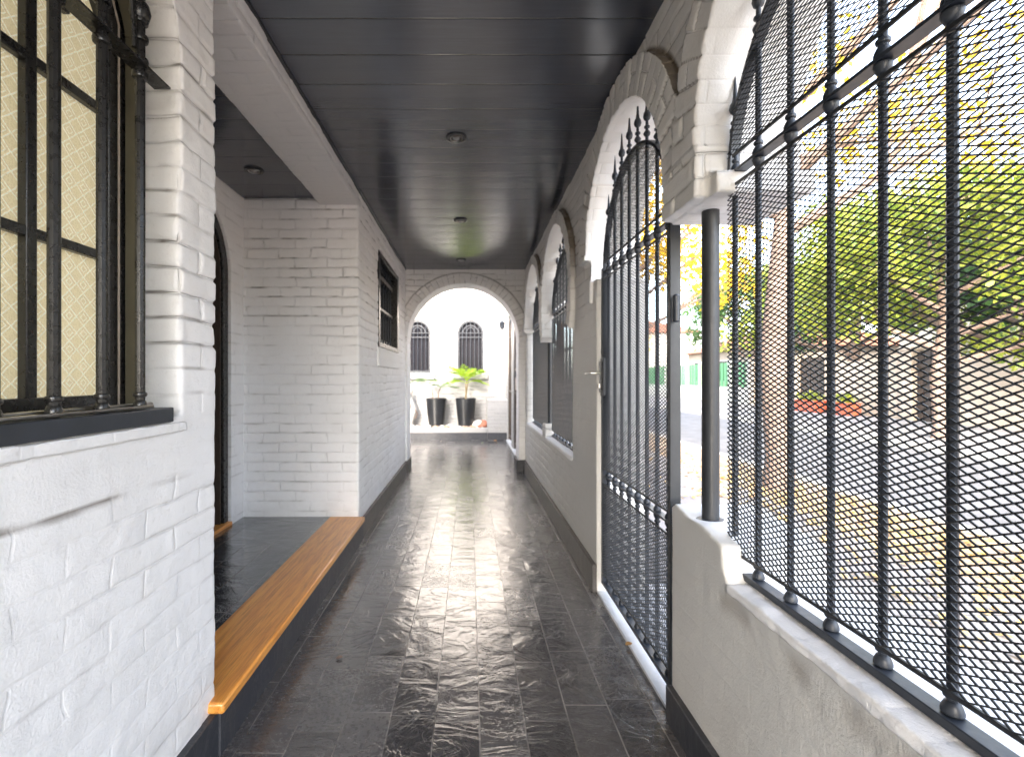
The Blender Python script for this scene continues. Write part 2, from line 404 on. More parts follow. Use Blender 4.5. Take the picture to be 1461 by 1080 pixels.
def voxel_wall(name, solids, vox, mat, ampf=None, rings=(), ring_axis='x', seed=1, crevf=None, parent=None, rough=1., whiten=0.):
    bm = bmesh.new()
    for V, F in solids:
        vs = [bm.verts.new(v) for v in V]
        for f in F:
            try: bm.faces.new([vs[i] for i in f])
            except ValueError: pass
    bmesh.ops.remove_doubles(bm, verts=bm.verts, dist=1e-5); bmesh.ops.recalc_face_normals(bm, faces=bm.faces)
    me = bpy.data.meshes.new('tmp'); bm.to_mesh(me); bm.free()
    ob = bpy.data.objects.new('tmp', me); C.objects.link(ob)
    md = ob.modifiers.new('r', 'REMESH'); md.mode = 'VOXEL'; md.voxel_size = vox; md.adaptivity = 0
    dg = bpy.context.evaluated_depsgraph_get(); m2 = bpy.data.meshes.new_from_object(ob.evaluated_get(dg))
    bpy.data.objects.remove(ob); bpy.data.meshes.remove(me)
    m2.name = name; n = len(m2.vertices)
    P = np.empty(n*3, np.float32); m2.vertices.foreach_get('co', P); P = P.reshape(-1, 3).astype(float)
    N = np.empty(n*3, np.float32); m2.vertex_normals.foreach_get('vector', N); N = N.reshape(-1, 3).astype(float)
    ax = np.abs(N); isx = (ax[:, 0] >= ax[:, 1]) & (ax[:, 0] >= ax[:, 2]); isy = (ax[:, 1] > ax[:, 0]) & (ax[:, 1] >= ax[:, 2]); isz = ~(isx | isy)
    u = np.where(isx, P[:, 1], P[:, 0]); v = np.where(isz, P[:, 1], P[:, 2])
    w = fbm(P, 3.1, 2, seed+50); w2 = fbm(P, 11, 2, seed+60)
    v = v + .006*w + .0035*w2; u = u + .010*w2
    ring = np.zeros(n, bool); soff = np.zeros(n, bool)
    for (cy, cz, r0, r1) in rings:
        a = P[:, 1] if ring_axis == 'x' else P[:, 0]
        d = np.hypot(a-cy, P[:, 2]-cz); th = np.arctan2(P[:, 2]-cz, a-cy)
        k = (d > r0-.03) & (d < r1+.004) & (P[:, 2] > cz-.02)
        face = isx if ring_axis == 'x' else isy
        k2 = k & face
        v = np.where(k2, th*(r0+r1)/2*1.0+.004*w2+5, v); u = np.where(k2, d-r0+.03, u)
        # intrados: rows follow the curve too
        k3 = k & ~face & (d < r0+.03)
        v = np.where(k3, th*(r0+r1)/2+5, v); u = np.where(k3, (P[:, 0] if ring_axis == 'x' else P[:, 1]), u)
        ring |= k2; soff |= k3
    row = np.floor(v/.072); off = np.where(np.mod(row, 2) == 0, .1175, 0.)
    uu = (u+off)/.235; col = np.floor(uu); dv = np.abs(v/.072-row-.5)*.072; du = np.abs(uu-col-.5)*.235
    ev = .036-dv; eu = .1175-du
    g = np.maximum(1-sstep(.002, .011, ev), .8*(1-sstep(.002, .010, eu)))
    amp = ampf(P) if ampf else np.ones(n)
    amp = np.where(isz, amp*.35, amp); amp = np.where(soff, np.minimum(amp, .16), amp)
    msk = sstep(-.35, .5, fbm(P*np.array([1, 1, 2.2]), 2.3, 3, seed+5))
    hb = hsh(row, col, row*0+3, seed)
    h = -g*.0085*(.3+.7*msk)*amp + (hb-.5)*.0062*amp
    h = h + (fbm(P, 5, 2, seed)*.0030+fbm(P, 22, 3, seed+9)*.0019)*(.45+.55*amp)*rough
    line = np.maximum(1-sstep(.0, .0058, ev+.0015), .7*(1-sstep(.0, .005, eu+.002)))
    c = line*sstep(.15, .75, vnoise(P*np.array([1, 1, 2.5]), 3.7, seed+33)*.6+.42*vnoise(P, 17, seed+34)+.54)*amp
    cf = crevf(P) if crevf else np.zeros(n)
    c = np.maximum(c, cf); h = h-cf*.004
    wht = np.where(soff & (N[:, 2] < .3), 1., 0.); wht = np.where(isy & (np.abs(N[:, 1]) > .6), .3, wht); wht = np.where(isz & (np.abs(N[:, 2]) > .75), .9, wht)  # outdoor light on soffits, jambs and level faces, put into the colour
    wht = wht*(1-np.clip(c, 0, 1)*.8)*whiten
    P += N*h[:, None]
    m2.vertices.foreach_set('co', P.astype(np.float32).ravel())
    for nm, val in (('wht', wht), ('crev', np.clip(c, 0, 1)), ('amp', amp*(.3+.7*msk))):
        a = m2.attributes.new(nm, 'FLOAT', 'POINT'); a.data.foreach_set('value', val.astype(np.float32))
    a = m2.attributes.new('buv', 'FLOAT_VECTOR', 'POINT')
    a.data.foreach_set('vector', np.stack([u, v, np.zeros(n)], 1).astype(np.float32).ravel())
    m2.materials.clear(); m2.materials.append(mat)
    m2.polygons.foreach_set('use_smooth', np.ones(len(m2.polygons), bool)); m2.update()
    o = bpy.data.objects.new(name, m2); C.objects.link(o)
    if parent: o.parent = parent
    return o
def boxs(*a): m = MB().box(*a); return (m.v, m.f)

CZ = 2.58                     # ceiling height
XR, XL = .71, -.82
# ---- right arcade wall
GA = (2.17, 1.885, .54, .694); BG = (.87, 1.92, .52, .67); WA = (3.785, 1.83, .595, .70); WB = (5.10, 1.83, .595, .70)
outer = [(-.55, -.05), (1.625, -.05), (1.625, .745), (1.60, .765), (1.50, .745), (1.42, .748), (1.36, .735), (1.305, .725), (1.295, .66), (1.27, .62), (.35, .62)]  # wall stops short behind the camera, an added opening for sky light
outer += arch(BG[0], BG[1], BG[2]) + [(1.39, 1.815), (1.335, 1.80), (1.328, 1.735), (1.625, 1.735)]
outer += arch(GA[0], GA[1], GA[2]) + [(2.71, 1.76), (2.585, 1.755), (2.585, -.05), (6.0, -.05), (6.0, 2.66), (-.55, 2.66)]
hole = [(3.19, .635), (3.19, 1.83)] + arch(WA[0], WA[1], WA[2])[1:] + [(4.38, 1.73), (4.50, 1.73), (4.50, 1.83)] + arch(WB[0], WB[1], WB[2])[1:] + [(5.69, .635), (4.53, .635), (4.51, .76), (4.36, .77), (4.34, .635)]
solids = [outline_solid(outer, [hole], XR, 1.0)]
def ringsolid(c, a0=0, a1=180, x0=.672, x1=.80):
    cy, cz, r0, r1 = c; n = 40
    poly = arch(cy, cz, r1, None, a1, a0, n)+arch(cy, cz, r0+.001, None, a0, a1, n)
    m = MB(); vs = []; k = n+1
    o_ = arch(cy, cz, r1, None, a1, a0, n); i_ = arch(cy, cz, r0+.001, None, a1, a0, n)
    for (a, b), (c2, d) in zip(o_, i_): vs += [(x0, a, b), (x1, a, b), (x1, c2, d), (x0, c2, d)]
    fs = []
    for i in range(k-1):
        for j in range(4):
            q = (j+1) % 4; fs.append((4*i+j, 4*i+4+j, 4*i+4+q, 4*i+q))
    fs += [(0, 1, 2, 3), (4*k-1, 4*k-2, 4*k-3, 4*k-4)]
    return (vs, fs)
solids += [boxs(.672, .8, 1.385, 1.622, 1.74, 2.0), ringsolid(GA), ringsolid(BG), ringsolid(WA, -25, 205), ringsolid(WB, -8, 188)]
def amp_r(P):
    z = P[:, 2]; y = P[:, 1]
    a = sstep(1.35, 1.95, z+.12*fbm(P, 2, 2, 4))
    a = np.maximum(a, .55*sstep(2.9, 3.8, y))
    return .05+.95*a
def crev_r(P):
    # dirt on the outer edges of the raised arch rings and under the sills
    out = np.zeros(len(P))
    for cy, cz, r0, r1 in (GA, BG, WA, WB):
        d = np.hypot(P[:, 1]-cy, P[:, 2]-cz)
        k = (1-sstep(.004, .020, np.abs(d-r1)))*(P[:, 0] < XR+.003)*(P[:, 0] > XR-.034)*sstep(-.15, .3, P[:, 2]-cz)
        out = np.maximum(out, k)
    sill = (1-sstep(0, .05, np.abs(P[:, 2]-.575-.012*vnoise(P, 9, 4))))*((P[:, 1] < 1.32))*(P[:, 0] < XR+.01)
    out = np.maximum(out, sill*.38*sstep(-.5, .6, vnoise(P, 14, 8)))
    streak = sstep(.35, .8, vnoise(P*np.array([1, 9, .6]), 2.2, 91))*sstep(.1, .5, P[:, 2])*(1-sstep(.45, .6, P[:, 2]))*(P[:, 1] < 1.7)*(P[:, 0] < XR+.01)
    return np.maximum(out, streak*.16)
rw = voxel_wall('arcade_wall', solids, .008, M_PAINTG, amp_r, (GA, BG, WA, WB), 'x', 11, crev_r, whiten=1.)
tag(rw, 'white painted brick wall with arched openings along the right side of the passage', 'wall')
# plastered window ledges, brilliant white tops
def ledge(y0, y1, z, lab):
    s = voxel_wall('sill', [boxs(.704, 1.02, y0, y1, z-.012, z+.014)], .006, M_PAINT, lambda P: np.full(len(P), .1), (), 'x', int(y0*10)+40, parent=rw, rough=3.)
    s['label'] = lab
ledge(.34, 1.275, .62, 'thick white plaster sill under the big mesh window')
ledge(3.2, 4.34, .635, 'white plaster sill of the third arch'); ledge(4.53, 5.68, .635, 'white plaster sill of the far arch')
MB().box(.688, .712, -.55, 1.625, 0, .125).build('skirting', M_SKIRT, rw, .003)
MB().box(.686, .712, 2.587, 5.88, 0, .155).build('skirting', M_SKIRTB, rw, .003)

# ---- left near wall with the window
WY0, WY1 = -.30, 1.314
lw_outer = [(-4.0, -.05), (1.495, -.05), (1.495, 2.66), (-4.0, 2.66)]
wc = (WY0+WY1)/2; wr = (WY1-WY0)/2
lw_hole = [(WY0, 1.09), (WY0, 2.12)] + arch(wc, 2.12, wr, .42)[1:] + [(WY1, 1.09)]
solids = [outline_solid(lw_outer, [lw_hole], -1.07, XL), boxs(-1.95, -1.0, 1.22, 1.49, -.05, 2.66)]
def amp_l(P):
    z = P[:, 2]
    a = .3+.7*sstep(.9, 1.5, z+.1*fbm(P, 2, 2, 8))
    a = np.where((z > .93) & (z < 1.10), .05, a)
    return a
def crev_l(P):
    z = P[:, 2]; wob = .010*fbm(P, 5, 3, 77)
    return (1-sstep(.002, .0095, np.abs(z-.925-wob)))*sstep(-.9, .3, fbm(P, 7, 2, 12))*(P[:, 0] > -.84)*.75*(1-sstep(1.25, 1.4, P[:, 1]))
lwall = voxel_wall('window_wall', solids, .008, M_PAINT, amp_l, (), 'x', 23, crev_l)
tag(lwall, 'white painted brick wall holding the barred yellow window, at left edge', 'wall')
s = voxel_wall('sill', [boxs(-.99, -.808, WY0-.1, 1.33, 1.048, 1.078)], .006, M_PAINT, lambda P: np.full(len(P), .1), (), 'x', 90, parent=lwall, rough=2.)
s['label'] = 'rough white plaster ledge below the barred window'
MB().box(-.825, -.798, -4, 1.50, 0, .14).build('skirting', M_SKIRT, lwall, .003)

# ---- alcove: door wall, then block with back wall and corridor wall
DY0, DY1, DZ, DR = 2.22, 3.24, 1.92, .51
dw = [(1.2, -.05), (DY0, -.05), (DY0, DZ)] + arch((DY0+DY1)/2, DZ, DR)[1:] + [(DY1, -.05), (3.6, -.05), (3.6, 2.66), (1.2, 2.66)]
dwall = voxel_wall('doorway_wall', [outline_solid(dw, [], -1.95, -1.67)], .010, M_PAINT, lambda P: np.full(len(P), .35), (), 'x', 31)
tag(dwall, 'white painted wall around the arched dark door on the landing', 'wall')
cw = [(3.42, -.05), (6.0, -.05), (6.0, 2.66), (3.42, 2.66)]
SW0, SW1, SZ0, SZ1 = 4.16, 5.3, 1.48, 2.35
solids = [outline_solid(cw, [[(SW0, SZ0), (SW0, SZ1), (SW1, SZ1), (SW1, SZ0)]], -1.07, XL), boxs(-1.9, -.95, 3.42, 3.66, -.05, 2.66)]
def amp_c(P): return .45+.55*sstep(1.3, 1.8, P[:, 2]+.1*fbm(P, 2, 2, 8))
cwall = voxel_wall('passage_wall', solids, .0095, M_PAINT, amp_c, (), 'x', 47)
tag(cwall, 'white painted brick wall turning the corner beyond the wooden step', 'wall')
s = voxel_wall('sill', [boxs(-.86, -.80, SW0-.06, SW1+.03, 1.30, 1.475)], .009, M_PAINT, lambda P: np.full(len(P), .1), (), 'x', 91, parent=cwall)
MB().box(-.825, -.798, 3.43, 5.9, 0, .14).build('skirting', M_SKIRTB, cwall, .003)

# ---- arch wall across the passage
AC = (-.085, 1.69, .71, .845)
aw = [(-1.3, -.05), (AC[0]-AC[2], -.05)] + arch(AC[0], AC[1], AC[2]) + [(AC[0]+AC[2], -.05), (1.05, -.05), (1.05, 2.9), (-1.3, 2.9)]
m = MB(); cy, cz, r0, r1 = AC
o_ = arch(cy, cz, r1, None, 180, 0, 40); i_ = arch(cy, cz, r0+.001, None, 180, 0, 40); vs = []; fs = []
for (a, b), (c2, d) in zip(o_, i_): vs += [(a, 5.885, b), (a, 6.1, b), (c2, 6.1, d), (c2, 5.885, d)]
for i in range(40):
    for j in range(4): fs.append((4*i+j, 4*i+4+j, 4*i+4+(j+1) % 4, 4*i+(j+1) % 4))
fs += [(0, 1, 2, 3), (163, 162, 161, 160)]
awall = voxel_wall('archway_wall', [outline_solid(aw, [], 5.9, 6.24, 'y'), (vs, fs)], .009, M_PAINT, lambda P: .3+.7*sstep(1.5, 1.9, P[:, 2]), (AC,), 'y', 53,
    lambda P: (1-sstep(.003, .013, np.abs(np.hypot(P[:, 0]-cy, P[:, 2]-cz)-r1)))*(P[:, 1] < 5.905)*(P[:, 2] > cz)*.5)
tag(awall, 'white brick wall with a round archway opening to the courtyard', 'wall')
MB().box(.613, .712, 5.872, 5.9, 0, .155).box(.600, .622, 5.873, 6.26, 0, .154).build('skirting', M_SKIRT, awall, .003)
MB().box(-.80, -.784, 5.88, 6.26, 0, .14).build('skirting', M_SKIRTB, awall, .003)

# ---- beam and ceilings
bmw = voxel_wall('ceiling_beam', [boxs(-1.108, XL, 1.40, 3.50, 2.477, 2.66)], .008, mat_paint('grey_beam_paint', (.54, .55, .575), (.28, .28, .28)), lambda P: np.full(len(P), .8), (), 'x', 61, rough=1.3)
tag(bmw, 'white painted beam between the alcove ceiling and the passage ceiling', 'beam')
def struct(name, mb, mat, **k): return tag(mb.build(name, mat, **k), kind='structure')
struct('passage_ceiling', MB().box(-.835, .73, -4.0, 5.91, CZ, CZ+.06), M_CEIL)
struct('alcove_ceiling', MB().box(-1.70, -1.10, 1.45, 3.44, 2.527, 2.56), M_CEIL)
struct('roof_slab', MB().box(-2.0, 1.12, -4.05, 6.2, 2.665, 2.86), M_CREAM)
# thin dark cornice bead along the ceiling edges
struct('ceiling_bead', MB().box(-.822, -.806, 3.42, 5.89, CZ-.014, CZ-.001).box(-.822, -.808, 1.4, 3.42, CZ-.010, CZ-.001), M_TRIM)

# ---- floors
struct('passage_floor', MB().box(-.83, .745, -4.0, 9.02, -.12, 0), M_SLATE)
struct('courtyard_floor', MB().box(-2.5, -.83, 6.1, 9.02, -.12, -.002), M_SLATE)
LZ = .178
struct('landing', MB().box(-1.76, -.99, 1.45, 3.44, -.05, LZ-.004), M_SLATE2)
struct('step_riser', MB().box(-.99, -.79, 1.47, 3.44, -.05, LZ-.038), M_SKIRT)
sb = MB().box(-1.03, -.772, 1.452, 3.415, LZ-.036, LZ).build('step_board', M_WOOD, None, .008)
tag(sb, 'orange varnished wooden board edging the slate landing step', 'step')
struct('gate_threshold', MB().box(.712, 1.02, 1.632, 2.578, -.08, .012).box(1.02, 1.30, 1.5, 2.70, -.08, -.004), M_MARBLE)

# ---- downlights
def downlight(x, y, z, lab, ref=None):
    if ref is None:
        t = thing('downlight', lab, 'ceiling light', (x, y, z), 0, 'recessed downlights')
        MB().lathe([(.058, 0), (.060, -.004), (.056, -.008), (.047, -.009), (.044, -.002), (.002, -.0015)], n=32, cap=False).build('trim_ring', M_TRIM, t)
        MB().lathe([(.036, -.003), (.037, -.010), (.034, -.012), (.031, -.008), (.031, -.003)], n=32, cap=False).build('lamp_holder', M_CHROME, t)
        MB().lathe([(.020, -.003), (.019, -.008), (.012, -.013), (.003, -.015)], n=24).build('bulb', M_BULB, t)
        return t
    return dup(ref, (x, y, z), None, lab)
d0 = downlight(-.077, 2.66, CZ, 'round recessed downlight nearest in the passage ceiling')
downlight(-.080, 4.05, CZ, 'round recessed downlight in the middle of the passage ceiling', d0)
downlight(-.10, 5.42, CZ, 'round recessed downlight just before the archway', d0)
downlight(-1.38, 2.96, 2.527, 'round recessed downlight in the alcove ceiling by the dark door', d0)

# ------------------------------------------------------------------ ironwork
def exp_mesh(name, inside, y0, y1, z0, z1, x, mat, parent, lwd=.030, swd=.014, w=.0016, d=.0024):
    """expanded metal: zigzag strands that touch at the knuckles, in the plane x"""
    hw = lwd/2; ny = int((y1-y0)/hw)+1; h = swd/2; nz = int((z1-z0)/h)+2
    V = []; F = []
    ii = np.arange(ny)
    for j in range(nz):
        yy = y0+ii*hw; zz = z0+j*h+(h/2)*np.where((ii+j) % 2, 1, -1)*.92
        xx = x+.0014*np.where((ii+j) % 2, 1, -1)+.0008*np.sin(yy*9+j)
        ok = inside(yy, zz)
        for i in range(ny-1):
            if not (ok[i] and ok[i+1]): continue
            n = len(V)
            for k in (i, i+1):
                a, b, c = yy[k], zz[k], xx[k]
                V += [(c-d, a, b-w*.4), (c-d*.2, a, b+w), (c+d, a, b+w*.4), (c+d*.2, a, b-w)]
            F += [(n, n+4, n+5, n+1), (n+1, n+5, n+6, n+2), (n+2, n+6, n+7, n+3), (n+3, n+7, n+4, n)]
    return raw_mesh(name, V, F, mat, parent)

COL = [(.0075, -.023), (.011, -.021), (.0145, -.014), (.0165, -.008), (.0165, -.003), (.012, 0)]      # knuckle, widening towards the rail
def bar_mb(z0, z1, r, knuckles=()):
    m = MB().tube([(0, 0, z0), (0, 0, z1)], r, 10)
    for z, up in knuckles:
        pr = [(a*.92, z+(-b if up else b)) for a, b in COL]
        if up: pr = list(reversed(pr))
        m.lathe(pr, n=14)
        zz = z+(.032 if up else -.032)
        m.lathe([(r, zz-.006), (r+.0035, zz-.004), (r+.0045, zz), (r+.0035, zz+.004), (r, zz+.006)], n=12)
    return m
SPIKE = MB().lathe([(.007, 0), (.007, .02), (.013, .026), (.015, .034), (.011, .042), (.007, .046), (.0065, .054), (.012, .058), (.012, .064), (.0065, .068), (.006, .088),
                    (.013, .094), (.0165, .106), (.014, .120), (.009, .128), (.006, .150), (.004, .185), (.001, .215)], n=12).mesh('spike')
SPIKE.materials.append(M_IRON)
def spike(parent, loc, s=1.):
    o = bpy.data.objects.new('spike', SPIKE); C.objects.link(o); o.parent = parent; o.location = loc; o.scale = (1, 1, s)
def grille(root, y0, y1, zb, zs, rz, ys, X, gate=False, zmid=None, spikes=True, lwd=.03):
    """arched panel between y0 and y1: bars, rails, expanded metal toward the passage"""
    cy = (y0+y1)/2; rx = (y1-y0)/2
    def top(y):
        q = np.clip(1-((np.asarray(y)-cy)/rx)**2, 0, None); return zs+rz*np.sqrt(q)
    xb = X+.018; xm = X
    rails = [zb, zs] + ([zmid] if zmid else [])
    rb = MB().box(xb-.022, xb+.012, y0-.004, y1+.004, zb-.018, zb).build('bottom_rail', M_IRON, root, .002)
    MB().box(xb-.016, xb+.016, y0, y1, zs-.004, zs+.004).build('rail', M_IRON, root)
    if zmid: MB().box(xb-.016, xb+.016, y0, y1, zmid-.004, zmid+.004).build('rail', M_IRON, root)
    MB().band_x(arch(cy, zs, rx-.006, rz-.006), .014, xb-.016, xb+.012).build('arch_frame', M_IRON, root)
    if gate:
        MB().box(xb-.022, xb+.018, y0-.006, y0+.014, zb-.018, zs+.02).build('stile', M_MESH, root, .002)
        MB().box(xb-.022, xb+.018, y1-.016, y1+.012, zb-.018, zs+.02).build('stile', M_IRON, root, .002)
    for y in ys:
        t = float(top(y))
        kn = [(zb, True), (zs-.004, False), (zs+.004, True)]
        if zmid: kn += [(zmid-.004, False), (zmid+.004, True)]
        bar_mb(zb, t, .008, kn).build('bar', M_IRON, root, loc=(xb, y, 0))
        if spikes: spike(root, (xb, y, t-.005), 1.0 if abs(y-cy) < rx*.8 else .9)
    g = .043
    def inside_f(lo, hi_arch, hi=None):
        def f(yy, zz):
            ok = (yy > y0+.004) & (yy < y1-.004) & (zz > lo)
            return ok & ((zz < hi) if hi is not None else (zz < top(yy)-.006))
        return f
    secs = [(zb+g, zmid-g), (zmid+g, zs-g)] if zmid else [(zb+g, zs-g)]
    for a, b in secs:
        exp_mesh('mesh_panel', inside_f(a, False, b), y0, y1, a, b, xm, M_MESH, root, lwd)
        for e in (a, b): MB().box(xm-.002, xm+.003, y0+.006, y1-.006, e-.004, e+.004).build('mesh_edge', M_MESH, root)
    exp_mesh('mesh_panel', inside_f(zs+g, True), y0, y1, zs+g, zs+rz, xm, M_MESH, root, lwd)
    MB().box(xm-.002, xm+.003, y0+.03, y1-.03, zs+g-.004, zs+g+.004).build('mesh_edge', M_MESH, root)

gw = thing('window_grille', 'large black expanded metal window grille nearest at right, above the low white sill', 'window grille', (0, 0, 0), 0, 'arched mesh grilles in the arcade')
grille(gw, .365, 1.375, .655, 1.80, .49, [1.364]+[1.254-.126*k for k in range(8)], .765)
ga = thing('window_grille', 'dark arched mesh window grille just beyond the gate', 'window grille', (0, 0, 0), 0, 'arched mesh grilles in the arcade')
grille(ga, 3.20, 4.37, .665, 1.79, .47, [3.785+.13*k for k in range(-4, 5)], .775)
gb = thing('window_grille', 'brownish arched mesh window grille farthest along the passage, next to the archway', 'window grille', (0, 0, 0), 0, 'arched mesh grilles in the arcade')
grille(gb, 4.51, 5.68, .665, 1.79, .47, [5.10+.13*k for k in range(-4, 5)], .775)
gt = thing('entrance_gate', 'tall black arched mesh gate with spear finials above a white threshold', 'gate')
grille(gt, 1.70, 2.570, .075, 1.785, .46, [1.70+.87*(k+.5)/8 for k in range(8)], .738, gate=True, zmid=.66)
# latch
lk = MB().box(.725, .765, 2.515, 2.565, 1.10, 1.31).build('lock_box', M_IRON, gt, .004)
MB().box(.716, .726, 2.522, 2.558, 1.12, 1.29).build('lock_plate', M_IRONW, lk, .002)
MB().tube([(.72, 2.54, 1.225), (.685, 2.54, 1.226), (.672, 2.543, 1.226), (.664, 2.565, 1.225), (.661, 2.63, 1.222)], [.007, .007, .008, .008, .006], 10).build('handle', M_CHROME, lk)
MB().lathe([(.011, -.012), (.013, 0), (.011, .012)], (.712, 2.54, 1.155), 14).tube([(.72, 2.54, 1.155), (.703, 2.54, 1.155)], .010, 12).build('keyhole_cover', M_CHROME, lk)
for z in (1.345, 1.065):
    MB().box(.733, .775, 2.545, 2.590, z-.012, z+.012).build('catch', M_IRON, lk, .003)
hp = MB().lathe([(.008, -.065), (.012, -.06), (.012, .055), (.014, .058), (.008, .066)], (.70, 2.66, 1.69), 12).build('hinge', M_PAINT, gt)
hp['label'] = 'white painted hinge pin'
for z in (.35, 1.45): MB().lathe([(.008, -.05), (.013, -.045), (.013, .045), (.008, .05)], (.745, 1.668, z), 12).build('hinge', M_IRON, gt)

# round steel posts
def post(y, z0, z1, lab):
    o = MB().lathe([(.026, z0), (.026, z1)], (.775, y, 0), 28).build('steel_post', M_MESH)
    tag(o, lab, 'post', 'round steel posts between the arches')
    MB().lathe([(.045, z0-.004), (.045, z0+.004), (.028, z0+.007)], (.775, y, 0), 24).build('base_plate', M_IRON, o)
post(1.488, .742, 1.76, 'round black steel post between the gate and the big mesh window')
post(4.44, .76, 1.76, 'round black steel post between the two far arched grilles')

# ------------------------------------------------------------------ left barred window
XG = -.985
lg = thing('yellow_window', 'black framed arched window with yellow patterned glass', 'window')
ra, rza = wr-.03, .40
fr = MB().band_x([(WY0+.035, 1.10), (WY0+.035, 2.08)]+arch(wc, 2.08, wr-.035, .40)[1:]+[(WY1-.035, 1.10)], .085, XG-.03, XG+.022)
fr.box(XG-.03, XG+.024, WY0, WY1, 1.085, 1.155); fr.build('frame', M_IRONW, lg, .003)
gp = [(WY0+.05, 1.12), (WY0+.05, 2.08)]+arch(wc, 2.08, wr-.05, .39)[1:]+[(WY1-.05, 1.12)]
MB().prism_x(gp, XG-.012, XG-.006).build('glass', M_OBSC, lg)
mu = MB()
for y in (1.023, 1.023-.235, 1.023-.47, 1.023-.705, 1.023-.94): mu.box(XG-.004, XG+.018, y-.013, y+.013, 1.15, 2.44-.35*abs(y-wc)/wr)
for z in (1.2+.327*.985, 1.2+.718*.985): mu.box(XG-.0035, XG+.0165, WY0+.06, WY1-.06, z-.012, z+.012)
mu.band_x(arch(wc, 2.08, wr-.20, .27), .022, XG-.003, XG+.015)
mu.build('glazing_bar', M_IRONW, lg, .003)
# reveal lining, its shade put into the olive colour, and a pale strip
MB().box(-.958, -.925, 1.287, 1.311, 1.09, 2.30).band_x(arch(wc, 2.12, wr-.018, .40, 40, 4), .02, -.957, -.924).build('reveal_lining', M_OLIVE, lg)
MB().tube([(-.957, 1.262, 1.10), (-.957, 1.262, 2.16), (-.957, 1.23, 2.24), (-.957, 1.17, 2.33)], .0028, 8).build('bead', M_CREAM, lg)  # pale strip added for the bright line of a gap

lb = thing('window_bars', 'black wrought iron bar cage mounted in front of the yellow window', 'window bars')
XB = -.832
for k in range(10):
    y = 1.168-.121*k
    m = bar_mb(1.122, 2.50, .0115, [(1.126, True)])
    for z in (1.962, 1.998, 2.055, 2.10):
        m.lathe([(.012, z-.010), (.0175, z-.007), (.019, z), (.0175, z+.007), (.012, z+.010)], n=14)
    m.lathe([(.0115, 2.09), (.02, 2.105), (.024, 2.12), (.02, 2.14), (.012, 2.15)], n=14)
    m.build('bar', M_IRONW, lb, loc=(XB, y, 0))
MB().box(-.845, -.806, -.30, 1.262, 1.080, 1.120).build('bottom_rail', M_IRON, lb, .003)
MB().box(-.855, -.811, -.30, 1.255, 1.981, 1.986).build('flat_rail', M_IRONW, lb)
MB().tube([(-.853, -.3, 1.130), (-.853, 1.24, 1.130)], .005, 8).tube([(-.815, -.3, 1.127), (-.815, 1.19, 1.127)], .004, 8).build('rail', M_CHROME, lb)
# painted scroll work above
sc_ = MB()
for k in range(5):
    y = 1.168-.242*k
    sc_.tube([(XB, y-.02-.09*(1-math.cos(a)), 2.0+.25*math.sin(a)+.02) for a in np.linspace(0, 2.6, 14)], .006, 8)
sc_.build('scroll', M_IRONW, lb)

# ------------------------------------------------------------------ arched door in the alcove
dr = thing('arched_door', 'tall arched dark door in the alcove beside the landing', 'door')
dc = (DY0+DY1)/2
MB().band_x([(DY0+.03, LZ), (DY0+.03, DZ)]+arch(dc, DZ, DR-.03)[1:]+[(DY1-.03, LZ)], .06, -1.79, -1.69).build('frame', M_IRONW, dr, .004)
MB().band_x([(DY0+.075, LZ), (DY0+.075, DZ)]+arch(dc, DZ, DR-.075)[1:]+[(DY1-.075, LZ)], .010, -1.76, -1.705).build('bead', M_GATEWARM, dr)
MB().prism_x([(DY0+.07, LZ+.01), (DY0+.07, DZ)]+arch(dc, DZ, DR-.07)[1:]+[(DY1-.07, LZ+.01)], -1.80, -1.765).build('leaf', M_IRONW, dr)
pn = MB()
for y0_, y1_ in ((2.36, 2.70), (2.76, 3.10)):
    for z0_, z1_ in ((.30, .85), (.95, 1.45), (1.52, 1.95)): pn.box(-1.766, -1.752, y0_, y1_, z0_, z1_)
pn.build('panel', M_IRONW, dr, .006)
MB().tube([(-1.765, 3.09, 1.15), (-1.71, 3.09, 1.15), (-1.705, 3.02, 1.15)], .009, 10).box(-1.767, -1.758, 3.07, 3.11, 1.05, 1.22).build('handle', M_CHROME, dr)
MB().box(-1.80, -1.66, DY0, DY1, LZ-.005, LZ+.02).build('threshold', M_WOOD, dr, .004)

# ------------------------------------------------------------------ small window in passage wall
sw = thing('small_window', 'black framed rectangular window high on the left passage wall', 'window')
f = MB()
for a in ((SW0, SW0+.05), (SW1-.09, SW1)): f.box(-.92, -.812, a[0], a[1], SZ0, SZ1)
f.box(-.92, -.813, SW0+.05, SW1-.09, SZ1-.05, SZ1); f.box(-.92, -.813, SW0+.05, SW1-.09, SZ0, SZ0+.045)
f.build('frame', M_IRONW, sw, .004)
MB().box(-.905, -.865, SW0+.05, SW1-.09, SZ1-.19, SZ1-.15).box(-.905, -.865, SW0+.05, SW1-.09, 1.86, 1.885).build('cross_bar', M_GATEWARM, sw)
MB().box(-.93, -.922, SW0+.02, SW1-.02, SZ0+.02, SZ1-.02).build('glass', M_DARKGLASS, sw)
for k in range(7):
    y = SW0+.10+.137*k; MB().tube([(-.872, y, SZ0+.04), (-.872, y, SZ1-.04)], .008, 8).build('bar', M_IRON, sw)
MB().box(-.90, -.884, SW0+.05, SW1-.09, SZ0+.045, SZ0+.10).build('bottom_board', M_GREYGR, sw)

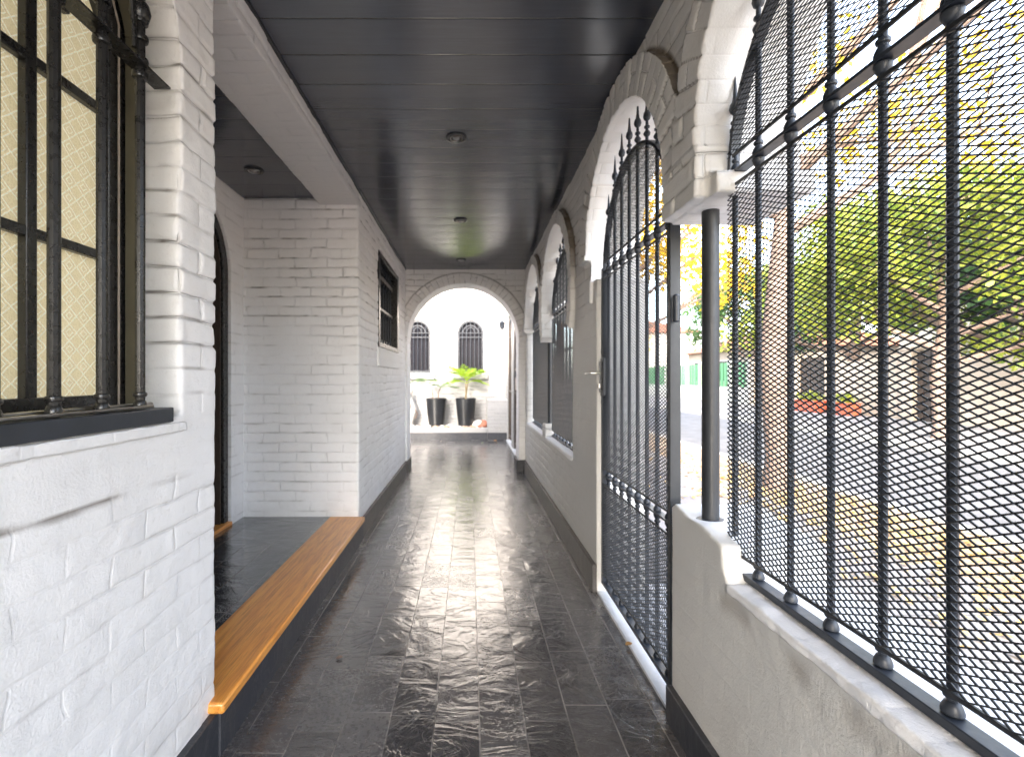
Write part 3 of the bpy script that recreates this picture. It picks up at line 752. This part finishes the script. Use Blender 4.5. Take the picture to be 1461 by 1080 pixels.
# ------------------------------------------------------------------ courtyard
def winhole(cx, w, z0, z1): return [(cx-w/2, z0), (cx-w/2, z1-w/2)]+arch(cx, z1-w/2, w/2)[1:]+[(cx+w/2, z0)]
W1, W2 = -1.07, .02
byw = voxel_wall('courtyard_wall', [outline_solid([(-2.6, -.05), (1.1, -.05), (1.1, 4.6), (-2.6, 4.6)], [winhole(W1, .53, 1.30, 2.38), winhole(W2, .53, 1.30, 2.38)], 9.5, 9.8, 'y')],
                 .011, M_PAINTC, lambda P: np.full(len(P), .7), (), 'y', 71)
tag(byw, 'bright white brick courtyard wall with two arched windows', 'wall')
for cx in (W1, W2):
    voxel_wall('sill', [boxs(cx-.36, cx+.36, 9.44, 9.52, 1.17, 1.295)], .011, M_PAINTC, lambda P: np.full(len(P), .1), (), 'y', 72, parent=byw)
clw = voxel_wall('courtyard_side_wall', [boxs(-2.8, -2.5, 5.9, 9.8, -.05, 4.2)], .014, M_PAINTC, lambda P: np.full(len(P), .6), (), 'y', 73)
tag(clw, 'white courtyard wall hidden left of the archway', 'wall')
# right side wall of courtyard with two arched gates
crw = voxel_wall('courtyard_gate_wall', [outline_solid([(6.2, -.05), (6.82, -.05), (6.82, 1.95)]+arch(7.26, 1.95, .44)[1:]+[(7.70, -.05), (8.05, -.05), (8.05, 1.95)]+arch(8.45, 1.95, .40)[1:]+[(8.85, -.05), (9.6, -.05), (9.6, 3.2), (6.2, 3.2)], [], .725, .95)],
                 .011, M_PAINTC, lambda P: np.full(len(P), .4), (), 'x', 74)
tag(crw, 'white courtyard wall at right with two narrow arched gateways', 'wall')
MB().box(.70, .728, 6.25, 6.81, 0, .02).box(.70, 1.0, 6.83, 7.69, -.03, .022).box(.70, .728, 7.71, 8.04, 0, .02).box(.70, 1.0, 8.06, 8.84, -.03, .022).build('threshold', M_MARBLE, crw)
def ygate(y0, y1, lab):
    t = thing('courtyard_gate', lab, 'gate', (0, 0, 0), 0, 'narrow arched gates in the courtyard')
    cy_ = (y0+y1)/2; r = (y1-y0)/2-.01
    MB().band_x([(y0+.02, .03), (y0+.02, 1.94)]+arch(cy_, 1.94, r-.01)[1:]+[(y1-.02, .03)], .04, .74, .78).build('frame', M_GATEWARM, t)
    for k in range(5):
        y = y0+(y1-y0)*(k+.5)/5; z = 1.94+math.sqrt(max(r*r-(y-cy_)**2, 0))-.01
        MB().tube([(.76, y, .05), (.76, y, z)], .009, 8).build('bar', M_GATEWARM, t)
    for z in (.12, .95, 1.94): MB().box(.745, .775, y0+.02, y1-.02, z-.012, z+.012).build('rail', M_GATEWARM, t)
    MB().box(.775, .782, y0+.03, y1-.03, .06, 1.92).build('back_sheet', M_DKBROWN, t)
ygate(6.84, 7.68, 'dark brown arched gate nearer the archway, at right of the courtyard')
ygate(8.07, 8.83, 'dark brown arched gate at the far right corner of the courtyard')
ib = MB().box(.655, .724, 6.50, 6.66, 1.02, 1.33).build('intercom_box', M_PINKW, None, .008); tag(ib, 'pale pink box fixed to the wall just past the archway', 'wall box')
MB().box(.650, .656, 6.52, 6.64, 1.20, 1.30).build('panel', M_SCREEN, ib)
# end pier and planter
pier = voxel_wall('low_pier', [boxs(.345, .76, 9.0, 9.55, -.05, .78)], .011, M_PAINTC, lambda P: np.full(len(P), .5), (), 'y', 75)
tag(pier, 'low white brick pier at the right end of the stone planter', 'pier')
MB().box(.345, .73, 8.975, 9.0, 0, .135).build('skirting', M_SKIRT, pier)
pl = voxel_wall('planter', [boxs(-2.5, .35, 9.0, 9.52, -.05, .20), boxs(-2.5, .345, 9.0, 9.08, .1, .225)], .011, M_PAINTC, lambda P: np.full(len(P), .05), (), 'y', 76)
tag(pl, 'raised white planter ledge with pebbles along the courtyard wall', 'planter')
MB().box(-2.5, .34, 8.975, 9.0, 0, .135).build('skirting', M_SKIRT, pl)
MB().box(-2.5, .34, 9.08, 9.5, .19, .212).build('soil', mat_simple('pale_gravel', (.42, .36, .31), .9, .4, 40, .8, .01), pl)

# arched windows in courtyard wall
def cwin(cx, lab):
    t = thing('arched_window', lab, 'window', (cx, 9.5, 1.30), 0, 'arched windows in the courtyard wall')
    def bandy(pts, w, y0, y1, name, mat, par):
        m = MB().band_x(pts, w, y0, y1); m.v = [(b, a, c) for a, b, c in m.v]; return m.build(name, mat, par)
    zt = 1.08-.265
    out = [(-.25, 0.0), (-.25, zt)]+arch(0, zt, .25)[1:]+[(.25, 0.0)]
    bandy(out, .04, .02, .07, 'frame', M_IRON, t)
    m = MB().prism_x([(-.25, .01), (-.25, zt)]+arch(0, zt, .25)[1:]+[(.25, .01)], .09, .10); m.v = [(b, a, c) for a, b, c in m.v]; m.build('glass', M_SCREEN, t)
    for x in (-.17, -.085, 0, .085, .17):
        h = zt+math.sqrt(.24**2-x*x)
        MB().tube([(x, .03, .02), (x, .03, h)], .009, 8).build('bar', M_IRON, t)
    MB().box(-.25, .25, .02, .04, zt-.09, zt-.075).box(-.25, .25, .02, .04, zt+.0, zt+.012).box(-.25, .25, .015, .045, .02, .05).build('rail', M_IRON, t)
    m = MB().band_x(arch(0, zt, .16), .014, .02, .035).band_x(arch(0, zt+.02, .08, .10), .012, .02, .034); m.v = [(b, a, c) for a, b, c in m.v]; m.build('scroll', M_IRON, t)
cwin(W1, 'left arched barred window in the bright courtyard wall'); cwin(W2, 'right arched barred window behind the lime palm')
for x, s_, lab in ((W1+.33, 1, 'small iron holdback right of the left courtyard window'), (W2-.34, -1, 'small iron holdback left of the right courtyard window'), (W2+.34, 1, 'small iron holdback right of the right courtyard window')):
    h = MB().tube([(x-.06, 9.47, 2.165), (x-.02, 9.45, 2.15), (x+.03, 9.45, 2.155), (x+.07, 9.46, 2.17)], [.006, .011, .013, .006], 8).tube([(x, 9.51, 2.15), (x, 9.45, 2.15)], .006, 8).build('shutter_holdback', M_IRON)
    tag(h, lab, 'holdback', 'iron shutter holdbacks')
# wall lamp on bracket
wl = thing('wall_lamp', 'small black scroll bracket lamp high on the right courtyard wall', 'wall lamp', (.722, 8.0, 2.2))
MB().tube([(0, 0, -.12), (-.02, 0, .02), (-.08, 0, .09), (-.15, 0, .07), (-.17, 0, 0), (-.14, 0, -.03)], .009, 8).build('bracket', M_IRON, wl)
MB().box(-.012, .002, -.03, .03, -.16, .0).build('back_plate', M_IRON, wl)
MB().lathe([(.01, .0), (.03, -.03), (.055, -.05), (.05, -.06), (.038, -.15), (.012, -.17)], (-.16, 0, .0), 12).build('lantern', M_IRON, wl)

# pots
def pot(x, lab):
    t = thing('plant_pot', lab, 'pot', (x, 9.27, .21), 0, 'tall black pots on the planter')
    MB().lathe([(.13, 0), (.142, .01), (.175, .25), (.200, .52), (.207, .565), (.207, .58), (.190, .58), (.186, .54)], n=40, cap=False).lathe([(.129, .002), (.131, .004)], n=40).build('body', M_POT, t)
    MB().lathe([(.187, .54), (.10, .545), (.01, .55)], n=24).build('soil', M_SOIL, t)
    return t
pot((622.5-670)/660*9.27, 'tall tapered black pot holding the pale sparse palm'); pot((664.5-670)/660*9.27, 'tall tapered black pot holding the bright lime palm')
def frond(base, az, L, rise, droop, mat, par, nl=20, ll=.16, wdt=.008):
    pts = []; 
    for i in range(15):
        s = i/14; r = L*s*math.cos(rise*(1-s*.6)); z = L*(math.sin(rise)*s-droop*s*s)
        pts.append(Vector(base)+Vector((math.cos(az)*r, math.sin(az)*r, z)))
    m = MB().tube(pts, [.006*(1-.8*i/14) for i in range(15)], 5)
    for i in range(nl):
        s = .22+.78*i/(nl-1); k = s*13.99; a = int(k); p = pts[a].lerp(pts[a+1], k-a); t = (pts[a+1]-pts[a]).normalized()
        sd = t.cross(Vector((0, 0, 1))).normalized()
        for q in (-1, 1):
            l = ll*math.sin(math.pi*min(.95, s*.75+.2))*random.uniform(.85, 1.1)
            dvec = (sd*q*.8+t*.75+Vector((0, 0, random.uniform(-.1, .35)))).normalized()
            tip = p+dvec*l+Vector((0, 0, -l*.25)); mid = p+dvec*l*.5; wv = t*wdt
            m.add([p-wv*.4, mid-wv, tip, mid+wv, p+wv*.4], [(0, 1, 2, 3, 4)])
    return m.build('frond', mat, par)
px = (664.5-670)/660*9.27
pm = thing('palm_plant', 'small bright lime green palm with fan of upright fronds', 'palm', (px, 9.27, .75))
MB().tube([(0, 0, 0), (.006, 0, .14), (0, .01, .30), (.03, 0, .42)], [.022, .017, .014, .010], 10).tube([(0, 0, 0), (.02, .01, .2), (.05, .01, .38)], [.013, .011, .008], 8).build('stem', mat_simple('palm_stem', (.22, .17, .09), .8, .4, 20), pm)
for k in range(13):
    az = 2*math.pi*k/13+.2; frond((.02, 0, .38), az, random.uniform(.42, .52), random.uniform(.85, 1.25), random.uniform(.2, .45), M_PALM, pm, 20, .17)
for az, L in ((3.0, .5), (-.15, .48), (.3, .45), (3.5, .4)): frond((.02, 0, .34), az, L, .55, .62, M_PALM, pm, 16, .14)
px = (622.5-670)/660*9.27
pm = thing('palm_plant', 'sparse pale green palm with a few arching fronds, at left', 'palm', (px, 9.27, .75))
MB().tube([(-.06, 0, 0), (-.08, 0, .2), (-.13, 0, .36)], [.013, .010, .007], 8).tube([(.05, 0, 0), (.04, 0, .15), (.09, 0, .27)], [.012, .01, .007], 8).build('stem', M_BARK, pm)
for az, L, ri, dr_ in ((3.1, .46, .5, .45), (2.7, .38, .9, .6), (.1, .25, .8, .5), (-1.2, .3, .9, .6)): frond((-.12, 0, .33), az, L, ri, dr_, M_PALM2, pm, 14, .13)
for az, L, ri, dr_ in ((.1, .46, .95, .35), (0.0, .42, .35, .4), (-.8, .3, .8, .5), (2.4, .22, .8, .5)): frond((.08, 0, .25), az, L, ri, dr_, M_PALM2, pm, 14, .13)

# stones
def stone_mesh(seed, mat):
    bm = bmesh.new(); bmesh.ops.create_icosphere(bm, subdivisions=3, radius=1)
    P = np.array([v.co[:] for v in bm.verts]); nn = fbm(P, 1.1, 3, seed)
    for v, q in zip(bm.verts, nn): v.co *= 1+.22*q
    m = bpy.data.meshes.new('stone'); bm.to_mesh(m); bm.free(); m.shade_smooth(); m.materials.append(mat); return m
sm = [mat_simple('white_stone', (.72, .68, .63), .7, .25, 12, .4), mat_simple('tan_stone', (.5, .36, .26), .8, .3, 12, .4), mat_simple('grey_stone', (.33, .3, .29), .8, .3, 12, .4), mat_simple('red_stone', (.42, .17, .11), .8, .3, 12, .4)]
labs = ['white rounded pebble in the courtyard planter', 'tan rounded pebble in the courtyard planter', 'grey rounded pebble in the courtyard planter']
smesh = [stone_mesh(i, sm[i]) for i in range(4)]
for k in range(46):
    i = random.choice([0, 0, 0, 1, 1, 2]); s = random.uniform(.03, .058)
    o = bpy.data.objects.new('stone', smesh[i]); C.objects.link(o)
    o.location = (-1.24+1.50*(k+random.uniform(-.3, .3))/46, random.choice([9.12, 9.16, 9.36]), .205+s*.45)
    o.scale = (s*1.3, s, s*.62); o.rotation_euler = (0, random.uniform(-.2, .2), random.uniform(0, 6)); tag(o, labs[i], 'pebble', labs[i]+'s')
for x, s, i, lab in ((.02-.03, .105, 0, 'large white flat rock right of the lime palm pot'), (.25, .11, 3, 'large red brown rock at the right end of the planter'), (.21, .07, 3, 'smaller red brown rock in front of the large red one')):
    o = bpy.data.objects.new('rock', smesh[i]); C.objects.link(o); o.location = (x+(.19 if i == 0 else 0), 9.17 if s < .1 else 9.24, .21+s*.55); o.scale = (s*1.2, s, s*.85); o.rotation_euler = (0, 0, x*9)
    tag(o, lab, 'rock')
# white ornament
orn = thing('garden_ornament', 'white plaster ornament with dark curling stem at the left end of the planter', 'ornament', (-1.17, 9.3, .21))
MB().tube([(0, 0, 0), (-.02, 0, .12), (.02, 0, .25), (.06, 0, .36), (.0, 0, .5), (-.04, 0, .62), (.0, 0, .74)], [.11, .12, .14, .11, .10, .08, .05], 16, flat=(1, .6)).build('body', M_PAINTC, orn)
MB().tube([(.06, -.07, .72), (-.02, -.09, .66), (-.06, -.1, .55), (-.01, -.1, .45), (.08, -.1, .36), (.13, -.08, .27), (.09, -.08, .18)], .009, 8).build('stem', M_BARK, orn)

# small leaves lying about
def leaf(x, y, z, s, mat, lab, rz=0.3, cat='leaf'):
    vs = []; n = 10; fs = []
    for i in range(n+1):
        a = i/n; w = math.sin(math.pi*a)**.8*.34
        vs += [(a-.5, -w, .10*math.sin(3*a)), (a-.5, 0, .03), (a-.5, w, .13*math.sin(2.5*a)+.02)]
    for i in range(n): fs += [(3*i, 3*i+3, 3*i+4, 3*i+1), (3*i+1, 3*i+4, 3*i+5, 3*i+2)]
    o = MB().add(vs, fs).build('fallen_leaf', mat); o.location = (x, y, z); o.scale = (s,)*3; o.rotation_euler = (0, 0, rz); return tag(o, lab, cat)
def fl(px, py, z=0.):  # floor position of a spot in the photograph
    D = 660*(H-z)/(py-541); return ((px-670)/660*D, D)
x, y = fl(484, 942); leaf(x, y, .006, .03, M_BARK, 'tiny dark curled leaf on the slate floor near the step')
x, y = fl(897, 922, .012); leaf(x, y, .016, .035, M_LITTER, 'small reddish leaf on the white gate threshold')
x, y = fl(707, 631); leaf(x, y-.05, .01, .10, M_LITTER, 'orange dry leaf on the courtyard floor by the low pier', 1.)
x, y = fl(688, 634); leaf(x, y, .006, .05, M_PALM2, 'pale dry leaf on the courtyard floor near the planter', 2.)
x, y = fl(629, 632); leaf(x, y, .006, .05, M_CREAM, 'cream dry leaf on the courtyard floor below the left pot', 2.)

# ------------------------------------------------------------------ the street
struct('ground', MB().box(-200, 400, -200, 400, -.9, -.13), M_GROUND)
struct('side_paving', MB().box(.745, 1.0, -60, -.56, -.12, -.032), M_SLAB)
struct('pavement', MB().box(1.0, 3.05, -60, 120, -.12, -.03), M_SLAB)
struct('verge', MB().box(3.05, 4.0, -60, 120, -.12, -.034), mat_simple('verge_earth', (.40, .30, .21), .95, .4, 5, .8, .012))
struct('kerb', MB().box(4.0, 4.15, -60, 120, -.12, -.028), M_PAVE)
struct('road', MB().box(4.15, 8.2, -60, 120, -.12, -.115), M_ROAD)
struct('kerb', MB().box(8.2, 8.35, -60, 120, -.12, -.008), M_PAVE)
struct('far_pavement', MB().box(8.35, 12.6, -60, 120, -.12, -.01), M_SLAB)

def leaves(name, centres, radii, n, size, mat, parent, seed, flat=.8):
    r = np.random.default_rng(seed); cs = np.asarray(centres); rs = np.asarray(radii)
    w = rs**2; idx = r.choice(len(cs), n, p=w/w.sum())
    d = r.normal(size=(n, 3)); d /= np.linalg.norm(d, axis=1)[:, None]; rad = rs[idx]*(r.random(n)**.45)
    P = cs[idx]+d*rad[:, None]*np.array([1, 1, flat])
    a = r.normal(size=(n, 3)); a /= np.linalg.norm(a, axis=1)[:, None]; b = np.cross(a, r.normal(size=(n, 3))); b /= np.linalg.norm(b, axis=1)[:, None]
    s = size*(.6+.8*r.random(n))[:, None]
    V = np.stack([P-a*s, P+b*s*.5+a*s*.1, P+a*s, P-b*s*.5+a*s*.1], 1).reshape(-1, 3)
    return raw_mesh(name, V, np.arange(4*n).reshape(-1, 4), mat, parent)
def tree(x, y, h, cr, trunk_r, mat, lab, seed, n=9000, size=.07, base=None, group=None, nb=9, lowest=.35, ncl=16):
    t = thing('street_tree', lab, 'tree', (x, y, -.1), 0, group); r = random.Random(seed)
    m = MB(); top = Vector((r.uniform(-.2, .2), r.uniform(-.2, .2), h*.8))
    trunk = [Vector((0, 0, 0)), Vector((.03, .02, .4)), Vector((-.04, .03, h*.25)), Vector((.05, -.03, h*.5)), top]
    m.tube(trunk, [trunk_r*1.35, trunk_r*1.05, trunk_r, trunk_r*.7, trunk_r*.2], 12)
    cs = []; rs = []
    for k in range(nb):
        s = lowest+(.75-lowest)*k/nb; st = Vector((0, 0, h*s)); az = k*2.4+r.uniform(-.4, .4); L = cr*r.uniform(.7, 1.05)
        e = st+Vector((math.cos(az)*L, math.sin(az)*L, h*.18*r.uniform(.5, 1.3))); mid = st.lerp(e, .5)+Vector((0, 0, -.1*L+.25))
        m.tube([st, st.lerp(mid, .6), mid, e], [trunk_r*.5, trunk_r*.38, trunk_r*.28, .012], 7)
        for q in range(3):
            tw = e+Vector((r.uniform(-1, 1), r.uniform(-1, 1), r.uniform(-.3, .8)))*cr*.45; m.tube([e, e.lerp(tw, .5)+Vector((.05, -.04, .06)), tw], [.011, .007, .003], 5)
            e2 = e+Vector((r.uniform(-.6, .6), r.uniform(-.6, .6), r.uniform(-.2, .6)))*cr*.5; m.tube([mid, mid.lerp(e2, .5)+Vector((0, 0, .08)), e2], [.03, .02, .006], 5)
            cs.append(e2); rs.append(cr*r.uniform(.2, .36))
        cs.append(e); rs.append(cr*r.uniform(.25, .4))
    for k in range(ncl): cs.append(Vector((r.uniform(-1, 1)*cr*.7, r.uniform(-1, 1)*cr*.7, h*r.uniform(.62, .98)))); rs.append(cr*r.uniform(.18, .33))
    m.build('trunk', M_BARK, t)
    leaves('crown', [c[:] for c in cs], rs, n, size, mat, t, seed)
    return t
tree(3.42, 5.13, 6.2, 2.2, .13, M_LY, 'yellow leaved street tree nearest the mesh window, on the near pavement', 3, 3600, .05, lowest=.46, ncl=7, nb=7)
tree(3.4, 10.4, 6.0, 2.3, .13, M_LY, 'yellow leaved street tree farther along the near pavement, beyond the gate', 5, 7000, .065, lowest=.35, ncl=12)
tree(3.4, 17.5, 6.5, 2.6, .15, M_LY, 'third yellow street tree, far along the near pavement', 6, 8000, .08, lowest=.35)
tree(9.4, 9.2, 5.2, 2.2, .14, M_LG, 'bushy yellow green tree on the far pavement', 8, 12000, .08, lowest=.3, ncl=22)
for x, y, h, c, mt, lab, sd in ((14.5, 12.0, 6.3, 3.0, M_LG2, 'dark green tree behind the far garden wall, right of the others', 21), (15, 18, 7.0, 3.4, M_LG, 'light green tree behind the middle of the far garden wall', 22),
                        (15.5, 25, 7.5, 3.4, M_LG2, 'dark green tree beside the terracotta roofed house', 23), (14, 7.0, 5.4, 2.6, M_LG2, 'dark green tree behind the near end of the far garden wall', 24)):
    tree(x, y, h, c, .2, mt, lab, sd, 9000, .12, lowest=.25, ncl=26)

# garden wall, gates, fence, house across the street
gwl = thing('garden_wall', 'cream rendered garden wall with piers across the street', 'wall', (12.8, 0, 0))
MB().box(0, .2, -20, 12.5, -.1, 1.75).box(0, .2, 13.5, 16.4, -.1, 1.75).box(0, .2, 18.2, 21.0, -.1, 1.75).build('panel', M_CREAM, gwl)
for y in (-10, -6, -2, 2, 6, 9.4, 12.5, 13.5, 16.4, 18.2, 20.9): MB().box(-.08, .28, y-.18, y+.18, -.1, 2.0).box(-.12, .32, y-.22, y+.22, 2.003, 2.08).build('pier', M_CREAM, gwl)
def sgate(y0, y1, lab):
    t = thing('street_gate', lab, 'gate', (12.9, 0, 0), 0, 'dark timber gates across the street')
    k = int((y1-y0)/.16)
    for i in range(k):
        a = y0+(y1-y0)*i/k; MB().box(-.03, .03, a+.01, a+(y1-y0)/k-.01, -.05, 1.95).build('board', M_DKBROWN, t)
    MB().box(-.05, -.031, y0, y1, .35, .45).box(-.05, -.031, y0, y1, 1.5, 1.6).build('rail', M_DKBROWN, t)
sgate(12.7, 13.3, 'narrow dark timber gate in the cream garden wall, nearer one'); sgate(16.6, 18.0, 'wide dark timber gate in the cream garden wall, farther one')
gf = thing('green_fence', 'green slatted fence with pale posts farther along across the street', 'fence', (12.8, 0, 0))
MB().box(0, .15, 21.1, 40, -.1, .75).build('plinth', M_GREYGR, gf)
for k in range(13): MB().box(-.05, .15, 21.2+1.5*k-.08, 21.2+1.5*k+.08, .753, 2.1).build('post', M_GREYGR, gf)
for k in range(60):
    y = 21.35+.31*k; MB().box(.02, .06, y-.10, y+.10, .753, 1.95).build('slat', M_GREENF, gf)
def house(x, y0, y1, h, lab, wallm, d=8, name='house'):
    t = thing(name, lab, 'house', (x, (y0+y1)/2, 0)); w = (y1-y0)/2
    MB().box(0, d, -w, w, -.1, h).build('wall', wallm, t)
    m = MB(); e = .5; vs = [(-e, -w-e, h), (d+e, -w-e, h), (d+e, w+e, h), (-e, w+e, h), (d*.5, -w*.5, h+1.7), (d*.5, w*.5, h+1.7)]
    rf = m.add(vs, [(0, 1, 2, 3), (0, 4, 1), (1, 4, 5, 2), (2, 5, 3), (3, 5, 4, 0)]).build('roof', M_ROOF, t)
    MB().box(d*.6, d*.6+.6, -.3, .3, h+.6, h+2.4).build('chimney', M_CREAM, rf)
    k = max(2, int((y1-y0)/2.6))
    for i in range(k):
        yy = -w+(y1-y0)*(i+.5)/k
        for z in ([1.0] if h < 4 else [1.0, 3.7]):
            f = MB().box(-.05, 0, yy-.6, yy+.6, z-.06, z+1.36).build('window', M_PAINTC, t)
            MB().box(-.06, -.051, yy-.53, yy+.53, z, z+1.3).build('pane', M_DARKGLASS, f)
    return t
house(17, 26, 36, 3.0, 'low cream house with terracotta roof beyond the green fence', M_CREAM)
house(19.5, 11, 21, 5.6, 'two storey pale house behind the garden wall trees', mat_simple('pale_render', (.6, .58, .55), .8, .15, 2, .1))
house(18, -4, 6, 5.6, 'two storey cream house near the right end of the street', M_CREAM)
house(14, 44, 60, 5.5, 'distant white house at the end of the street', M_PAINTC)
fb = thing('flower_trough', 'low red clay trough in front of the wide timber gate', 'planter', (12.2, 16.6, 0))
MB().box(-.25, .25, -.6, .6, -.01, .35).box(-.28, .28, -.63, .63, .352, .40).build('trough', M_REDTER, fb, .02)
leaves('plant', [(0, -.3, .5), (0, .3, .5), (0, 0, .55)], [.25, .25, .25], 300, .06, M_LG, fb, 4)
fb2 = dup(fb, (12.2, 15.0, 0), None, 'short red clay trough between the two timber gates'); fb2.scale = (1, .5, 1)
# leaf litter on the pavement
r = np.random.default_rng(9); n = 2200
cx = 3.4+r.normal(size=n)*.55; cyy = 3.8+r.normal(size=n)*1.6; k = (cx > 1.2) & (cx < 3.98); cx = cx[k]; cyy = cyy[k]; n = len(cx)
P = np.stack([cx, cyy, np.full(n, -.018)+r.random(n)*.012], 1); ang = r.random(n)*6.28; s = .022+.02*r.random(n)
a = np.stack([np.cos(ang)*s, np.sin(ang)*s, r.normal(size=n)*.006], 1); b = np.stack([-np.sin(ang)*s*.6, np.cos(ang)*s*.6, r.normal(size=n)*.006], 1)
V = np.stack([P-a, P+b, P+a, P-b], 1).reshape(-1, 3)
tag(raw_mesh('leaf_litter', V, np.arange(4*n).reshape(-1, 4), mat_leaf('dry_leaves', (.62, .45, .16), (.45, .28, .12), .3)), 'yellow fallen leaves scattered on the near pavement', 'leaves', kind='stuff')

# ------------------------------------------------------------------ light, sky, camera
EL, AZ = R(31), R(198)         # azimuth clockwise from +Y: the sun stands behind the camera, slightly left
sd = Vector((math.sin(AZ)*math.cos(EL), math.cos(AZ)*math.cos(EL), math.sin(EL)))
su = bpy.data.objects.new('sun', bpy.data.lights.new('sun', 'SUN')); C.objects.link(su)
su.data.energy = 5.0; su.data.angle = R(.5); su.data.color = (1, .87, .70); su.rotation_euler = sd.to_track_quat('Z', 'Y').to_euler()
w = bpy.data.worlds.new('World'); sc.world = w; w.use_nodes = True; nt = w.node_tree
sky = nt.nodes.new('ShaderNodeTexSky'); sky.sky_type = 'NISHITA'; sky.sun_disc = False; sky.sun_elevation = EL; sky.sun_rotation = AZ
sky.air_density = 1.0; sky.dust_density = 3.0; sky.ozone_density = 1.0
hs = nt.nodes.new('ShaderNodeHueSaturation'); hs.inputs['Saturation'].default_value = .62
bg = nt.nodes['Background']; bg.inputs[1].default_value = 1.9
nt.links.new(sky.outputs[0], hs.inputs['Color']); nt.links.new(hs.outputs[0], bg.inputs[0])

cam = bpy.data.objects.new('camera', bpy.data.cameras.new('camera')); C.objects.link(cam); sc.camera = cam
cam.location = (0, 0, H); cam.rotation_euler = (R(90), 0, 0)
cam.data.sensor_width = 36; cam.data.lens = 660/1461*36; cam.data.shift_x = 60.5/1461; cam.data.shift_y = -.0007
cam.data.dof.use_dof = True; cam.data.dof.focus_distance = 1.0; cam.data.dof.aperture_fstop = 5.0
cam.data.clip_start = .02; cam.data.clip_end = 900
sc.view_settings.view_transform = 'Standard'; sc.view_settings.look = 'None'; sc.view_settings.exposure = 0
sc.cycles.max_bounces = 10; sc.cycles.diffuse_bounces = 6
